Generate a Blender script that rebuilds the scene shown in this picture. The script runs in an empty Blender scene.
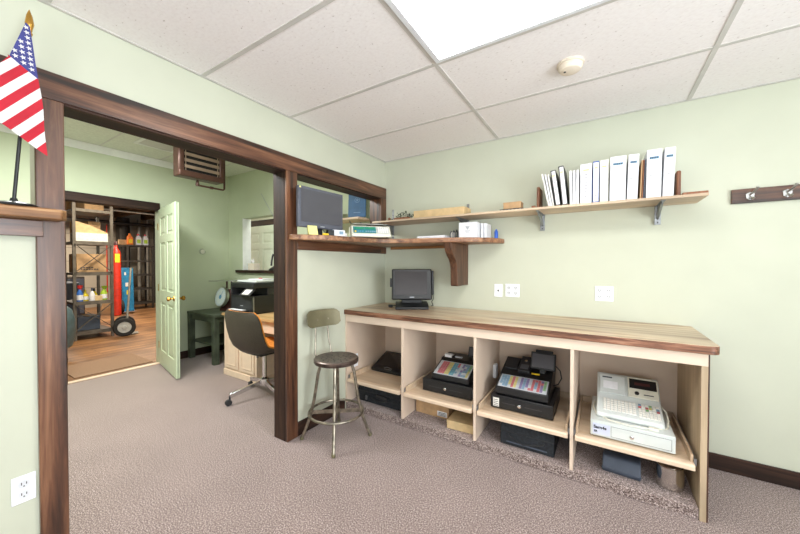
import bpy, math, random
from mathutils import Matrix, Vector
random.seed(7)
PI = math.pi
COL = bpy.context.scene.collection

# ------------------------------------------------------------------ materials
def lin(c):
    return tuple((x/255/12.92 if x/255 <= .04045 else ((x/255+.055)/1.055)**2.4) for x in c) + (1,)

def new_mat(name):
    m = bpy.data.materials.new(name); m.use_nodes = True
    nt = m.node_tree
    b = nt.nodes['Principled BSDF']
    return m, nt, b

def N(nt, t, **kw):
    n = nt.nodes.new(t)
    for k, v in kw.items():
        if k in n.inputs: n.inputs[k].default_value = v
        else: setattr(n, k, v)
    return n

def ramp(nt, fac, stops):
    r = nt.nodes.new('ShaderNodeValToRGB')
    el = r.color_ramp.elements
    while len(el) < len(stops): el.new(.5)
    for e, (p, c) in zip(el, stops): e.position = p; e.color = lin(c)
    nt.links.new(fac, r.inputs[0])
    return r.outputs[0]

def coords(nt, scale=(1, 1, 1)):
    tc = nt.nodes.new('ShaderNodeTexCoord'); mp = nt.nodes.new('ShaderNodeMapping')
    mp.inputs['Scale'].default_value = scale
    nt.links.new(tc.outputs['Object'], mp.inputs[0])
    return mp.outputs[0]

def plain(name, c, rough=.5, metal=0, var=.06, scale=14, bump=0, coat=0, spec=.5):
    """one colour with a faint procedural unevenness"""
    m, nt, b = new_mat(name)
    v = coords(nt)
    n = N(nt, 'ShaderNodeTexNoise', Scale=scale, Detail=3.0)
    nt.links.new(v, n.inputs['Vector'])
    lo = tuple(max(0, x*(1-var)) for x in c); hi = tuple(min(255, x*(1+var)) for x in c)
    nt.links.new(ramp(nt, n.outputs[0], [(.3, lo), (.7, hi)]), b.inputs['Base Color'])
    b.inputs['Roughness'].default_value = rough; b.inputs['Metallic'].default_value = metal
    b.inputs['Specular IOR Level'].default_value = spec
    if coat: b.inputs['Coat Weight'].default_value = coat
    if bump:
        bp = N(nt, 'ShaderNodeBump', Strength=bump, Distance=.002)
        n2 = N(nt, 'ShaderNodeTexNoise', Scale=220.0, Detail=2.0); nt.links.new(v, n2.inputs['Vector'])
        nt.links.new(n2.outputs[0], bp.inputs['Height']); nt.links.new(bp.outputs[0], b.inputs['Normal'])
    return m

def wood(name, cols, axis='X', rough=.45, grain=26, long=1.4, spec=.5, patch=1.6):
    m, nt, b = new_mat(name)
    s = [grain]*3; s['XYZ'.index(axis)] = long
    v = coords(nt, tuple(s))
    n = N(nt, 'ShaderNodeTexNoise', Scale=1.0, Detail=7.0, Roughness=.62, Distortion=.5)
    nt.links.new(v, n.inputs['Vector'])
    k = len(cols)
    c1 = ramp(nt, n.outputs[0], [(.34+.32*i/(k-1), cols[i]) for i in range(k)])
    s2 = [patch*2.2]*3; s2['XYZ'.index(axis)] = patch*.7
    v2 = coords(nt, tuple(s2))
    n2 = N(nt, 'ShaderNodeTexNoise', Scale=1.0, Detail=3.0); nt.links.new(v2, n2.inputs['Vector'])
    f2 = ramp(nt, n2.outputs[0], [(.35, (175, 175, 175)), (.65, (255, 255, 255))])
    mx = N(nt, 'ShaderNodeMixRGB', blend_type='MULTIPLY'); mx.inputs[0].default_value = .6
    nt.links.new(c1, mx.inputs[1]); nt.links.new(f2, mx.inputs[2])
    nt.links.new(mx.outputs[0], b.inputs['Base Color'])
    b.inputs['Roughness'].default_value = rough; b.inputs['Specular IOR Level'].default_value = spec
    bp = N(nt, 'ShaderNodeBump', Strength=.15, Distance=.002)
    nt.links.new(n.outputs[0], bp.inputs['Height']); nt.links.new(bp.outputs[0], b.inputs['Normal'])
    return m

def carpet_mat():
    m, nt, b = new_mat('carpet')
    v = coords(nt)
    n = N(nt, 'ShaderNodeTexNoise', Scale=150.0, Detail=3.5, Roughness=.85); nt.links.new(v, n.inputs['Vector'])
    c = ramp(nt, n.outputs[0], [(.38, (44, 34, 31)), (.46, (112, 95, 90)), (.54, (148, 130, 124)), (.61, (216, 201, 195))])
    n2 = N(nt, 'ShaderNodeTexNoise', Scale=3.0, Detail=3.0); nt.links.new(v, n2.inputs['Vector'])
    f = ramp(nt, n2.outputs[0], [(.3, (240, 240, 240)), (.7, (255, 255, 255))])
    mx = N(nt, 'ShaderNodeMixRGB', blend_type='MULTIPLY'); mx.inputs[0].default_value = 1
    nt.links.new(c, mx.inputs[1]); nt.links.new(f, mx.inputs[2]); nt.links.new(mx.outputs[0], b.inputs['Base Color'])
    b.inputs['Roughness'].default_value = .95; b.inputs['Specular IOR Level'].default_value = .1
    b.inputs['Sheen Weight'].default_value = .9; b.inputs['Sheen Roughness'].default_value = .45; b.inputs['Sheen Tint'].default_value = lin((236, 222, 220))
    return m

def tile_mat():
    m, nt, b = new_mat('acoustic_tile')
    v = coords(nt, (60, 85, 60))
    n = N(nt, 'ShaderNodeTexNoise', Scale=1.0, Detail=2.0, Roughness=.5); nt.links.new(v, n.inputs['Vector'])
    c = ramp(nt, n.outputs[0], [(.24, (196, 188, 182)), (.3, (244, 239, 238)), (.6, (250, 246, 245))])
    nt.links.new(c, b.inputs['Base Color'])
    b.inputs['Roughness'].default_value = .95; b.inputs['Specular IOR Level'].default_value = .1
    bp = N(nt, 'ShaderNodeBump', Strength=.25, Distance=.002)
    nt.links.new(n.outputs[0], bp.inputs['Height']); nt.links.new(bp.outputs[0], b.inputs['Normal'])
    return m

def plank_floor_mat():
    m, nt, b = new_mat('plank_floor')
    v = coords(nt)
    br = N(nt, 'ShaderNodeTexBrick', Scale=1.0); br.offset = .37
    for k, val in dict(Color1=lin((188, 140, 94)), Color2=lin((148, 104, 66)), Mortar=lin((82, 56, 36))).items(): br.inputs[k].default_value = val
    br.inputs['Mortar Size'].default_value = .003; br.inputs['Brick Width'].default_value = 1.9; br.inputs['Row Height'].default_value = .085
    rot = nt.nodes.new('ShaderNodeMapping'); rot.inputs['Rotation'].default_value = (0, 0, PI/2)
    nt.links.new(v, rot.inputs[0]); nt.links.new(rot.outputs[0], br.inputs['Vector'])
    n = N(nt, 'ShaderNodeTexNoise', Scale=2.2, Detail=6.0); nt.links.new(v, n.inputs['Vector'])
    f = ramp(nt, n.outputs[0], [(.3, (140, 128, 118)), (.65, (255, 252, 248))])
    mx = N(nt, 'ShaderNodeMixRGB', blend_type='MULTIPLY'); mx.inputs[0].default_value = .85
    nt.links.new(br.outputs[0], mx.inputs[1]); nt.links.new(f, mx.inputs[2]); nt.links.new(mx.outputs[0], b.inputs['Base Color'])
    b.inputs['Roughness'].default_value = .42
    return m

def block_mat():
    m, nt, b = new_mat('painted_block')
    v = coords(nt)
    br = N(nt, 'ShaderNodeTexBrick', Scale=1.0)
    for k, val in dict(Color1=lin((196, 186, 168)), Color2=lin((176, 166, 150)), Mortar=lin((140, 130, 118))).items(): br.inputs[k].default_value = val
    br.inputs['Mortar Size'].default_value = .008; br.inputs['Brick Width'].default_value = .4; br.inputs['Row Height'].default_value = .2
    rot = nt.nodes.new('ShaderNodeMapping'); rot.inputs['Rotation'].default_value = (PI/2, 0, PI/2)
    nt.links.new(v, rot.inputs[0]); nt.links.new(rot.outputs[0], br.inputs['Vector'])
    nt.links.new(br.outputs[0], b.inputs['Base Color']); b.inputs['Roughness'].default_value = .9
    return m

def emit(name, c, s):
    m, nt, b = new_mat(name)
    b.inputs['Base Color'].default_value = lin(c)
    b.inputs['Emission Color'].default_value = lin(c); b.inputs['Emission Strength'].default_value = s
    return m

M = {}
M['paint'] = plain('green_wall_paint', (203, 206, 187), .7, var=.012, scale=3, bump=.05, spec=.3)
M['paint2'] = plain('sage_wall_paint', (197, 206, 177), .7, var=.015, scale=3, bump=.05, spec=.3)
M['tile'] = tile_mat()
M['tile2'] = plain('grey_green_tile', (222, 225, 212), .9, var=.03, scale=50)
M['tbar'] = plain('grid_enamel', (206, 203, 198), .4, var=.02)
M['white_trim'] = plain('white_trim_paint', (236, 238, 234), .5, var=.02)
M['carpet'] = carpet_mat()
M['planks'] = plank_floor_mat()
M['block'] = block_mat()
dark = [(40, 25, 19), (86, 53, 37), (114, 74, 51), (146, 102, 74)]
for a in 'XYZ': M['dark'+a] = wood('stained_pine_'+a, dark, a, .3, 24, 1.3, .7, 2.6)
deep = [(32, 21, 16), (52, 34, 26), (72, 49, 37)]  # dark stained timber; on header undersides the darker tone paints shade
for a in 'XYZ': M['deep'+a] = wood('dark_stain_and_shade_'+a, deep, a, .6, 22, 1.6, .3)
M['oakY'] = wood('rough_oak_Y', [(112, 74, 44), (172, 122, 78), (208, 160, 110)], 'Y', .5, 40, 2)
M['ledge'] = wood('ledge_walnut', [(94, 62, 44), (150, 106, 76), (188, 142, 104)], 'X', .42, 30, 1.8)
M['corbel'] = wood('corbel_walnut', [(62, 38, 26), (98, 64, 45), (128, 88, 64)], 'Z', .45, 45, 3)
M['batten'] = wood('pine_batten', [(150, 98, 54), (184, 128, 76)], 'X', .5)
M['top'] = wood('laminate_top', [(132, 92, 62), (184, 148, 112), (212, 188, 156), (222, 202, 174), (200, 172, 138)], 'X', .3, 13, .9, .5, 1.2)
M['topedge'] = wood('laminate_edge', [(66, 40, 28), (112, 72, 52), (146, 100, 76), (172, 128, 102)], 'X', .4, 60, 4)
M['melamine'] = plain('beige_melamine', (219, 198, 178), .45, var=.02, scale=4)
M['tray'] = wood('birch_ply', [(204, 174, 144), (216, 190, 160), (224, 202, 176)], 'X', .42, 20, 1)
M['traylip'] = plain('beige_lip', (222, 198, 172), .4, var=.02)
M['panelwood'] = wood('panel_inside', [(190, 166, 134), (210, 188, 158)], 'Z', .5, 18, 1)
M['black'] = plain('black_plastic', (26, 27, 29), .38, var=.12)
M['black2'] = plain('soft_black_plastic', (38, 39, 42), .55, var=.1)
M['blackfab'] = plain('black_nylon', (34, 37, 42), .8, var=.25, scale=60, bump=.5)
M['screen'] = plain('dark_screen', (44, 40, 40), .12, var=.04)
M['greyscreen'] = plain('grey_lcd', (84, 84, 90), .32, var=.05, scale=3)
M['bezel'] = plain('slate_bezel', (92, 95, 106), .4, var=.05)
M['white'] = plain('white_plastic', (228, 230, 234), .4, var=.015)
M['outlet'] = plain('white_wall_plate', (246, 247, 252), .35, var=.01)
M['slot'] = plain('slot_dark', (60, 58, 60), .6)
M['paper'] = plain('white_paper', (234, 234, 237), .7, var=.02, scale=30)
M['paper2'] = plain('aged_paper', (226, 224, 218), .7, var=.05, scale=40)
M['regwhite'] = plain('grey_white_plastic', (207, 212, 209), .42, var=.02)
M['regkey'] = plain('pale_key', (236, 234, 226), .5, var=.02)
M['ivory'] = plain('ivory_plastic', (236, 224, 206), .5, var=.03)
M['cream'] = plain('cream_plastic', (226, 224, 208), .45, var=.03)
M['steel'] = plain('brushed_steel', (190, 190, 188), .3, 1, .06)
M['zinc'] = plain('zinc_bracket', (150, 152, 154), .42, .9, .06)
M['chrome'] = plain('chrome', (222, 222, 224), .14, 1, .03)
M['brass'] = plain('brass', (206, 160, 80), .25, 1, .06)
M['stoolmetal'] = plain('worn_grey_steel', (138, 130, 116), .36, .85, .22, 26)
M['stoolback'] = plain('olive_paint', (114, 108, 82), .42, .3, .08, 9)
M['stoolseat'] = plain('worn_seat_steel', (92, 80, 74), .34, .7, .3, 18)
M['kraft'] = plain('kraft_card', (190, 154, 114), .8, var=.06, scale=20)
M['kraft2'] = plain('pale_card', (212, 184, 138), .8, var=.05, scale=20)
M['blue'] = plain('blue_plastic', (40, 92, 190), .4)
M['navy'] = plain('navy_cover', (38, 82, 118), .5, var=.08)
M['gold'] = plain('pale_stamp', (112, 138, 166), .5)
M['teal'] = plain('teal_overlay', (36, 124, 128), .35, var=.08)
M['greenlcd'] = plain('green_lcd', (58, 150, 112), .25, var=.05)
M['yellow'] = plain('yellow_note', (238, 232, 150), .7, var=.02)
M['brightyellow'] = plain('bright_yellow', (244, 204, 40), .6, var=.03)
M['labelblue'] = plain('label_blue', (92, 148, 182), .6, var=.1, scale=120)
M['labelpale'] = plain('label_lilac', (198, 203, 222), .6, var=.02)
M['overlay'] = plain('key_overlay', (186, 190, 196), .4, var=.03)
M['bookwood'] = wood('bookend_wood', [(104, 62, 40), (150, 96, 64), (176, 122, 86)], 'Z', .45, 40, 3)
M['socket'] = plain('socket_face', (222, 224, 228), .4, var=.01)
M['hubgrey'] = plain('hub_grey', (178, 178, 172), .45, .2)
M['ink'] = plain('ink', (70, 72, 80), .7)
M['inkblack'] = plain('black_ink', (30, 30, 36), .7)
M['inklight'] = plain('faint_ink', (176, 180, 186), .7)
M['binderblue'] = plain('binder_blue', (58, 96, 178), .5)
M['flagred'] = plain('flag_red', (186, 26, 46), .75, var=.05, bump=.2)
M['flagwhite'] = plain('flag_white', (222, 220, 220), .75, var=.02, bump=.2)
M['flagblue'] = plain('flag_blue', (62, 66, 132), .75, var=.05, bump=.2)
M['heater'] = plain('brown_enamel', (86, 60, 51), .35, .3, .08)
M['heaterslat'] = plain('tan_enamel', (150, 130, 112), .4, .3, .06)
M['darkvoid'] = plain('dark_void', (20, 18, 17), .9)
M['doorpaint'] = plain('pale_green_door', (208, 222, 190), .45, var=.015)
M['doorpaint2'] = plain('white_green_door', (212, 222, 208), .5, var=.015)
M['tablegreen'] = plain('dark_green_paint', (74, 82, 66), .5, var=.15, scale=9)
M['deskpaint'] = plain('peach_desk_paint', (232, 208, 182), .5, var=.02)
M['desktop'] = wood('blond_top', [(196, 150, 96), (222, 182, 126), (236, 204, 152)], 'X', .35, 18, 1)
M['chairshell'] = plain('brown_black_shell', (62, 56, 46), .5, var=.08, scale=80)
M['orange'] = plain('orange_cloth', (226, 140, 54), .8, var=.08, scale=70, bump=.3)
M['maroon'] = plain('maroon_enamel', (84, 48, 48), .4, .2, .08)
M['dial'] = plain('dial_face', (206, 216, 214), .3, var=.03)
M['rackgrey'] = plain('rack_grey', (104, 97, 88), .5, .4, .12)
M['rackdark'] = plain('rack_dark', (72, 66, 60), .55, .4, .12)
M['rubber'] = plain('tyre_rubber', (34, 33, 32), .75, var=.15)
M['redtank'] = plain('red_enamel', (206, 54, 34), .4, var=.08)
M['handblue'] = plain('blue_enamel', (34, 122, 166), .45, var=.12)
M['greenbin'] = plain('dark_green', (34, 84, 62), .5, var=.1)
M['jugorange'] = plain('orange_jug', (232, 122, 40), .45)
M['jugpink'] = plain('pink_cap', (222, 70, 84), .45)
M['sprayblue'] = plain('spray_blue', (60, 110, 190), .35)
M['sprayyellow'] = plain('spray_yellow', (222, 200, 40), .4)
M['spraygreen'] = plain('spray_green', (170, 205, 60), .4)
M['sprayred'] = plain('spray_red', (196, 52, 52), .4)
M['tanktop'] = plain('blue_grey_tank', (96, 116, 122), .35, .2, .08)
M['mat'] = plain('coir_mat', (150, 120, 95), .95, var=.12, scale=90, bump=.6)
M['soot'] = plain('dark_brown_shell', (58, 50, 44), .9, var=.3, scale=4)  # dark brown with random mottling, for workshop ceiling and side walls
M['joist'] = wood('old_joist', [(70, 52, 38), (112, 84, 60), (140, 108, 78)], 'X', .8)
M['pipe'] = plain('grey_pipe', (168, 162, 150), .45, .4, .1)
M['steelpot'] = plain('stainless_pot', (216, 212, 206), .16, 1, .05)
M['greyplastic'] = plain('slate_plastic', (74, 82, 96), .45, var=.06)
M['leaf'] = plain('dark_leaf', (44, 66, 48), .5, var=.2)
M['terracotta'] = plain('brown_planter', (128, 84, 58), .7, var=.12)
M['diffuser'] = emit('lit_diffuser', (255, 253, 250), 11.0)
M['tube'] = emit('lit_tube', (255, 236, 205), .55)
M['winglow'] = emit('lit_window', (196, 226, 206), .55)
K = {'r': plain('key_red', (188, 108, 112), .5), 'y': plain('key_yellow', (200, 190, 124), .5), 't': plain('key_teal', (100, 150, 166), .5),
     'b': plain('key_blue', (128, 158, 180), .5), 'p': plain('key_purple', (136, 122, 162), .5), 'g': plain('key_green', (136, 176, 128), .5), 'w': plain('key_white', (190, 194, 198), .5)}

# ------------------------------------------------------------------ mesh helpers
class MB:
    def __init__(s): s.v = []; s.f = []; s.mi = []; s.M = Matrix.Identity(4); s.cur = 0
    def add(s, vs, fs, mi=None):
        o = len(s.v); s.v += [tuple(s.M @ Vector(p)) for p in vs]
        for f in fs: s.f.append([o+i for i in f]); s.mi.append(s.cur if mi is None else mi)
        return s
    def box(s, x0, x1, y0, y1, z0, z1, mi=None):
        vs = [(x0,y0,z0),(x1,y0,z0),(x1,y1,z0),(x0,y1,z0),(x0,y0,z1),(x1,y0,z1),(x1,y1,z1),(x0,y1,z1)]
        return s.add(vs, [(0,3,2,1),(4,5,6,7),(0,1,5,4),(1,2,6,5),(2,3,7,6),(3,0,4,7)], mi)
    def obox(s, c, size, rot=None, mi=None):
        old = s.M; s.M = old @ Matrix.Translation(c) @ (rot.to_4x4() if rot else Matrix.Identity(4))
        a, b, d = [q/2 for q in size]; s.box(-a, a, -b, b, -d, d, mi); s.M = old
        return s
    def bar(s, p, q, w, h=None, mi=None):
        p = Vector(p); q = Vector(q); h = h or w; d = q-p
        r = d.to_track_quat('Z', 'Y').to_matrix()
        return s.obox((p+q)/2, (w, h, d.length), r, mi)
    def tube(s, pts, r, seg=8, mi=None, closed=False):
        pts = [Vector(p) for p in pts]; n = len(pts); vs = []; fs = []
        rr = r if isinstance(r, (list, tuple)) else [r]*n
        up = None
        for i, p in enumerate(pts):
            if closed: d = pts[(i+1) % n]-pts[i-1]
            else: d = pts[min(i+1, n-1)]-pts[max(i-1, 0)]
            d.normalize()
            if up is None: up = Vector((0, 0, 1)) if abs(d.z) < .9 else Vector((1, 0, 0))
            a = d.cross(up).normalized(); b = a.cross(d).normalized(); up = b
            for k in range(seg):
                t = 2*PI*k/seg; vs.append(p + (a*math.cos(t)+b*math.sin(t))*rr[i])
        for i in range(n if closed else n-1):
            j = (i+1) % n
            for k in range(seg):
                l = (k+1) % seg; fs.append((i*seg+k, i*seg+l, j*seg+l, j*seg+k))
        if not closed: fs += [tuple(range(seg))[::-1], tuple((n-1)*seg+k for k in range(seg))]
        return s.add(vs, fs, mi)
    def lathe(s, prof, c=(0, 0, 0), seg=20, mi=None, caps=True):
        vs = []; fs = []; n = len(prof)
        for r, z in prof:
            for k in range(seg):
                t = 2*PI*k/seg; vs.append((c[0]+r*math.cos(t), c[1]+r*math.sin(t), c[2]+z))
        for i in range(n-1):
            for k in range(seg):
                l = (k+1) % seg; fs.append((i*seg+k, i*seg+l, (i+1)*seg+l, (i+1)*seg+k))
        if caps: fs += [tuple(range(seg))[::-1], tuple((n-1)*seg+k for k in range(seg))]
        return s.add(vs, fs, mi)
    def prism(s, poly, axis, a0, a1, mi=None, mside=None):
        """poly of 2d points extruded along axis: X -> (y,z), Y -> (x,z), Z -> (x,y)"""
        def p3(u, w, a): return {'X': (a, u, w), 'Y': (u, a, w), 'Z': (u, w, a)}[axis]
        n = len(poly); vs = [p3(u, w, a0) for u, w in poly]+[p3(u, w, a1) for u, w in poly]
        s.add(vs, [tuple(range(n))[::-1], tuple(range(n, 2*n))], mi)
        o = len(s.v)-2*n
        for i in range(n):
            j = (i+1) % n; s.f.append([o+i, o+j, o+n+j, o+n+i]); s.mi.append(s.cur if (mside if mside is not None else mi) is None else (mside if mside is not None else mi))
        return s
    def quad(s, a, b, c, d, mi=None): return s.add([a, b, c, d], [(0, 1, 2, 3)], mi)
    def build(s, name, mats, parent=None, bevel=0, seg=2, smooth=35):
        me = bpy.data.meshes.new(name); me.from_pydata(s.v, [], s.f)
        for m in (mats if isinstance(mats, (list, tuple)) else [mats]): me.materials.append(m)
        me.polygons.foreach_set('material_index', s.mi)
        import bmesh
        bm = bmesh.new(); bm.from_mesh(me); bmesh.ops.recalc_face_normals(bm, faces=bm.faces); bm.to_mesh(me); bm.free()
        if smooth:
            me.polygons.foreach_set('use_smooth', [True]*len(me.polygons)); me.set_sharp_from_angle(angle=math.radians(smooth))
        o = bpy.data.objects.new(name, me); COL.objects.link(o)
        if parent: o.parent = parent
        if bevel:
            b = o.modifiers.new('bevel', 'BEVEL'); b.width = bevel; b.segments = seg; b.limit_method = 'ANGLE'; b.angle_limit = math.radians(40); b.harden_normals = False
        return o

def B(*a, **k): return MB().box(*a, **k)
def tag(o, label, cat, group=None):
    o['label'] = label; o['category'] = cat
    if group: o['group'] = group
    return o
def root(name, label, cat, loc=(0, 0, 0), rz=0, group=None):
    o = bpy.data.objects.new(name, None); COL.objects.link(o); o.location = loc; o.rotation_euler = (0, 0, rz); o.empty_display_size = .1
    return tag(o, label, cat, group)
def struct(name, mb, mats, parent=None, **k):
    o = mb.build(name, mats, parent, **k)
    if not parent: o['kind'] = 'structure'
    return o
def dup(r, loc, rz=None, label=None):
    c = r.copy(); COL.objects.link(c); c.location = loc
    if rz is not None: c.rotation_euler = (0, 0, rz)
    if label: c['label'] = label
    for ch in list(r.children):
        d = ch.copy(); COL.objects.link(d); d.parent = c
        for g in list(ch.children):
            e = g.copy(); COL.objects.link(e); e.parent = d
    return c
def text(s, size, mat, parent, mtx, name='lettering', ext=.0006):
    cu = bpy.data.curves.new(name, 'FONT'); cu.body = s; cu.size = size; cu.extrude = ext; cu.offset = size*.035; cu.align_x = 'LEFT'
    t = bpy.data.objects.new(name+'_tmp', cu); COL.objects.link(t)
    dg = bpy.context.evaluated_depsgraph_get(); me = bpy.data.meshes.new_from_object(t.evaluated_get(dg))
    bpy.data.objects.remove(t)
    me.materials.clear(); me.materials.append(mat); me.transform(mtx)
    o = bpy.data.objects.new(name, me); COL.objects.link(o); o.parent = parent
    return o
def XZ(loc, rx=PI/2): return Matrix.Translation(loc) @ Matrix.Rotation(rx, 4, 'X')   # lettering facing -Y

# ------------------------------------------------------------------ camera
sc = bpy.context.scene
cam = bpy.data.objects.new('camera', bpy.data.cameras.new('camera')); COL.objects.link(cam); sc.camera = cam
f, yaw, pit, rol = 323.21, .5659, -.0144, .0011
c_, s_ = math.cos(yaw), math.sin(yaw)
r0 = Vector((c_, s_, 0)); fw = Vector((-s_, c_, 0)); u0 = Vector((0, 0, 1))
F = math.cos(pit)*fw+math.sin(pit)*u0; u2 = -math.sin(pit)*fw+math.cos(pit)*u0
R = math.cos(rol)*r0+math.sin(rol)*u2; U = -math.sin(rol)*r0+math.cos(rol)*u2
mw = Matrix((R, U, -F)).transposed().to_4x4(); mw.translation = (1.9847, -2.87, 1.3264)
cam.matrix_world = mw
cd = cam.data; cd.sensor_width = 36; cd.lens = f*36/800; cd.shift_x = 2.3/800; cd.shift_y = 1.71/800; cd.clip_start = .05

H = 2.4193; H2 = 2.69
XR, YR = 4.6, -4.6           # right and rear walls of the room
XF = -2.985                  # far wall of the back room

# ------------------------------------------------------------------ room shell
struct('floor', B(-2.96, XR, YR, 0, -.06, 0), M['carpet'])
struct('floor', B(-11.2, -2.96, -4.6, 3.6, -.06, 0), M['planks'])
struct('ceiling', B(-.02, XR, YR, 0, H, H+.04), M['tile'])
g = MB()
for x in (1.2039-2.502, 1.2039, 2.4551, 3.7063):
    if x > 0: g.box(x-.012, x+.012, YR, 0, H-.004, H+.001)
for k in range(0, 7):
    y = -.6303-.6252*k; g.box(0, XR, y-.012, y+.012, H-.0035, H+.001)
g.box(0, .018, YR, 0, H-.005, H+.001); g.box(0, XR, -.018, 0, H-.005, H+.001)
struct('trim_1', g, M['tbar'])
# left wall with the passage and two serving openings
w = MB()
w.box(-.13, 0, YR, 0, 2.03, H2+.06)
w.box(-.13, 0, YR, -2.478, 0, 1.503); w.box(-.13, 0, YR, -3.55, 1.5, 2.03); w.box(-.13, 0, -2.535, -2.478, 1.5, 2.03)
w.box(-.13, 0, -1.276, -1.22, 0, 2.03); w.box(-.13, 0, -1.22, 0, 0, 1.505); w.box(-.13, 0, -.09, 0, 1.5, 2.03)
struct('wall_left', w, M['paint'])
struct('wall_back', MB().box(0, XR, 0, .12, 0, H2+.06), M['paint'])
# right wall and rear wall, each with a window (behind the camera)
w = MB(); w.box(XR, XR+.12, -1.8, .12, 0, H+.04); w.box(XR, XR+.12, YR, -3.8, 0, H+.04); w.box(XR, XR+.12, -3.8, -1.8, 0, .5); w.box(XR, XR+.12, -3.8, -1.8, 2.2, H+.04)
struct('wall_right', w, M['paint'])
w = MB(); w.box(-.13, 1.2, YR-.12, YR, 0, H+.04); w.box(3.6, XR+.12, YR-.12, YR, 0, H+.04); w.box(1.2, 3.6, YR-.12, YR, 0, .7); w.box(1.2, 3.6, YR-.12, YR, 2.2, H+.04)
struct('wall_rear', w, M['paint'])
w = MB()
for a, b_ in ((-3.8, -3.74), (-2.83, -2.77), (-1.86, -1.8)): w.box(XR-.02, XR+.1, a, b_, .5, 2.2)
for a, b_ in ((.5, .56), (2.14, 2.2)): w.box(XR-.02, XR+.1, -3.8, -1.8, a, b_)
struct('window_1', w, M['white_trim'])
w = MB()
for a, b_ in ((1.2, 1.26), (2.37, 2.43), (3.54, 3.6)): w.box(a, b_, YR-.1, YR+.02, .7, 2.2)
for a, b_ in ((.7, .76), (2.14, 2.2)): w.box(1.2, 3.6, YR-.1, YR+.02, a, b_)
struct('window_2', w, M['white_trim'])
# stained timber around the openings
struct('trim_2', B(0, .02, -4.2, -.005, 2.018, 2.133), [M['darkY']], bevel=.003)
struct('trim_18', B(-.13, .012, -2.457, -1.3, 2.008, 2.029), [M['deepY']], bevel=.002)  # darker wood paints the shade under the passage header
struct('trim_19', B(-.13, .012, -1.2, -.1, 2.008, 2.029), [M['deepY']], bevel=.002)  # shade under the serving-opening header, put into the wood colour
struct('trim_3', B(0, .02, -2.544, -2.458, .0, 2.017).box(-.13, -.001, -2.477, -2.458, 0, 2.011), M['darkZ'], bevel=.003)
struct('trim_4', B(0, .02, -1.3, -1.2, 0, 2.017), M['darkZ'], bevel=.003)
struct('trim_5', B(-.132, -.001, -1.3, -1.277, 0, 2.011).box(-.13, -.001, -1.219, -1.2, 1.546, 2.011), M['deepZ'], bevel=.002)
struct('trim_6', B(0, .02, -.1, -.006, 1.435, 1.504).box(0, .02, -.1, -.006, 1.546, 2.017).box(-.13, -.001, -.1, -.091, 1.546, 2.011), M['darkZ'], bevel=.002)
struct('trim_7', B(0, .02, -1.199, -.101, 1.435, 1.504), M['darkY'], bevel=.002)
struct('trim_8', B(.021, .038, -4.2, -2.527, 1.437, 1.502), M['darkY'], bevel=.002)
struct('baseboard_left', B(.001, .017, -1.199, -.66, 0, .105), M['deepY'], bevel=.003)
struct('baseboard_back', B(2.45, XR, -.018, -.001, 0, .1), M['deepX'], bevel=.003)

# ------------------------------------------------------------------ back room shell
struct('ceiling', B(XF-.1, -.13, YR, .12, H2, H2+.05), M['tile2'])
g = MB()
for y in (-.35, -.95, -1.55, -2.15, -2.75, -3.35): g.box(XF, -.13, y-.008, y+.008, H2-.003, H2+.001)
for x in (-1.75, -.5): g.box(x-.008, x+.008, YR, 0, H2-.0035, H2+.001)
struct('trim_9', g, M['tbar'])
w = MB()     # far wall with the workshop doorway
DY0, DY1, DH = -1.83, -.945, 2.04
w.box(XF-.12, XF, YR, DY0, 0, H2+.05); w.box(XF-.12, XF, DY1, .12, 0, H2+.05); w.box(XF-.12, XF, DY0, DY1, DH, H2+.05)
struct('wall_far', w, M['paint2'])
w = MB()     # north wall of the back room with a pass-through
NX0, NX1, NZ0, NZ1 = -2.61, -1.55, 1.205, 2.01
w.box(XF-.12, NX0, 0, .12, 0, H2+.05); w.box(NX1, 0, 0, .12, 0, H2+.05); w.box(NX0, NX1, 0, .12, 0, NZ0); w.box(NX0, NX1, 0, .12, NZ1, H2+.05)
struct('wall_north', w, M['paint2'])
struct('wall_south', B(XF, -.13, YR-.12, YR, 0, H2+.05), M['paint2'])
struct('trim_10', B(NX0, NX0+.014, -.005, .125, NZ0+.03, NZ1), M['white_trim'])
struct('trim_11', B(NX0-.12, NX1, -.05, .13, NZ0-.012, NZ0+.028), M['deepX'], bevel=.003)
struct('trim_12', MB().prism([(XF+.001, H2-.002), (XF+.055, H2-.002), (XF+.05, H2-.02), (XF+.018, H2-.055), (XF+.012, H2-.075), (XF+.001, H2-.075)], 'Y', YR, -.62), M['white_trim'])
struct('trim_13', B(XF, XF+.022, DY0-.09, DY1+.005, DH-.012, DH+.085).box(XF-.12, XF, DY0, DY1, DH-.014, DH+.0), M['deepY'], bevel=.002)
struct('trim_14', B(XF, XF+.02, DY0-.08, DY0, 0, DH), M['deepZ'], bevel=.002)
struct('trim_15', B(XF-.06, XF+.005, DY0, DY1, 0, .008), M['deskpaint'])
struct('baseboard_far', B(XF+.001, XF+.018, DY1+.01, -.01, 0, .1), M['deepY'], bevel=.002)
struct('baseboard_north', B(XF+.02, -.14, -.018, -.001, 0, .1), M['deepX'], bevel=.002)
# small room seen through the pass-through, with a panelled door
struct('wall_beyond', B(-4.2, -.6, .62, .72, 0, 2.9), M['paint'])
struct('floor', B(-4.2, -.6, .12, .62, -.06, 0), M['carpet'])
struct('ceiling', B(-4.2, -.6, .12, .72, 2.7, 2.75), M['tile2'])

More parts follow.
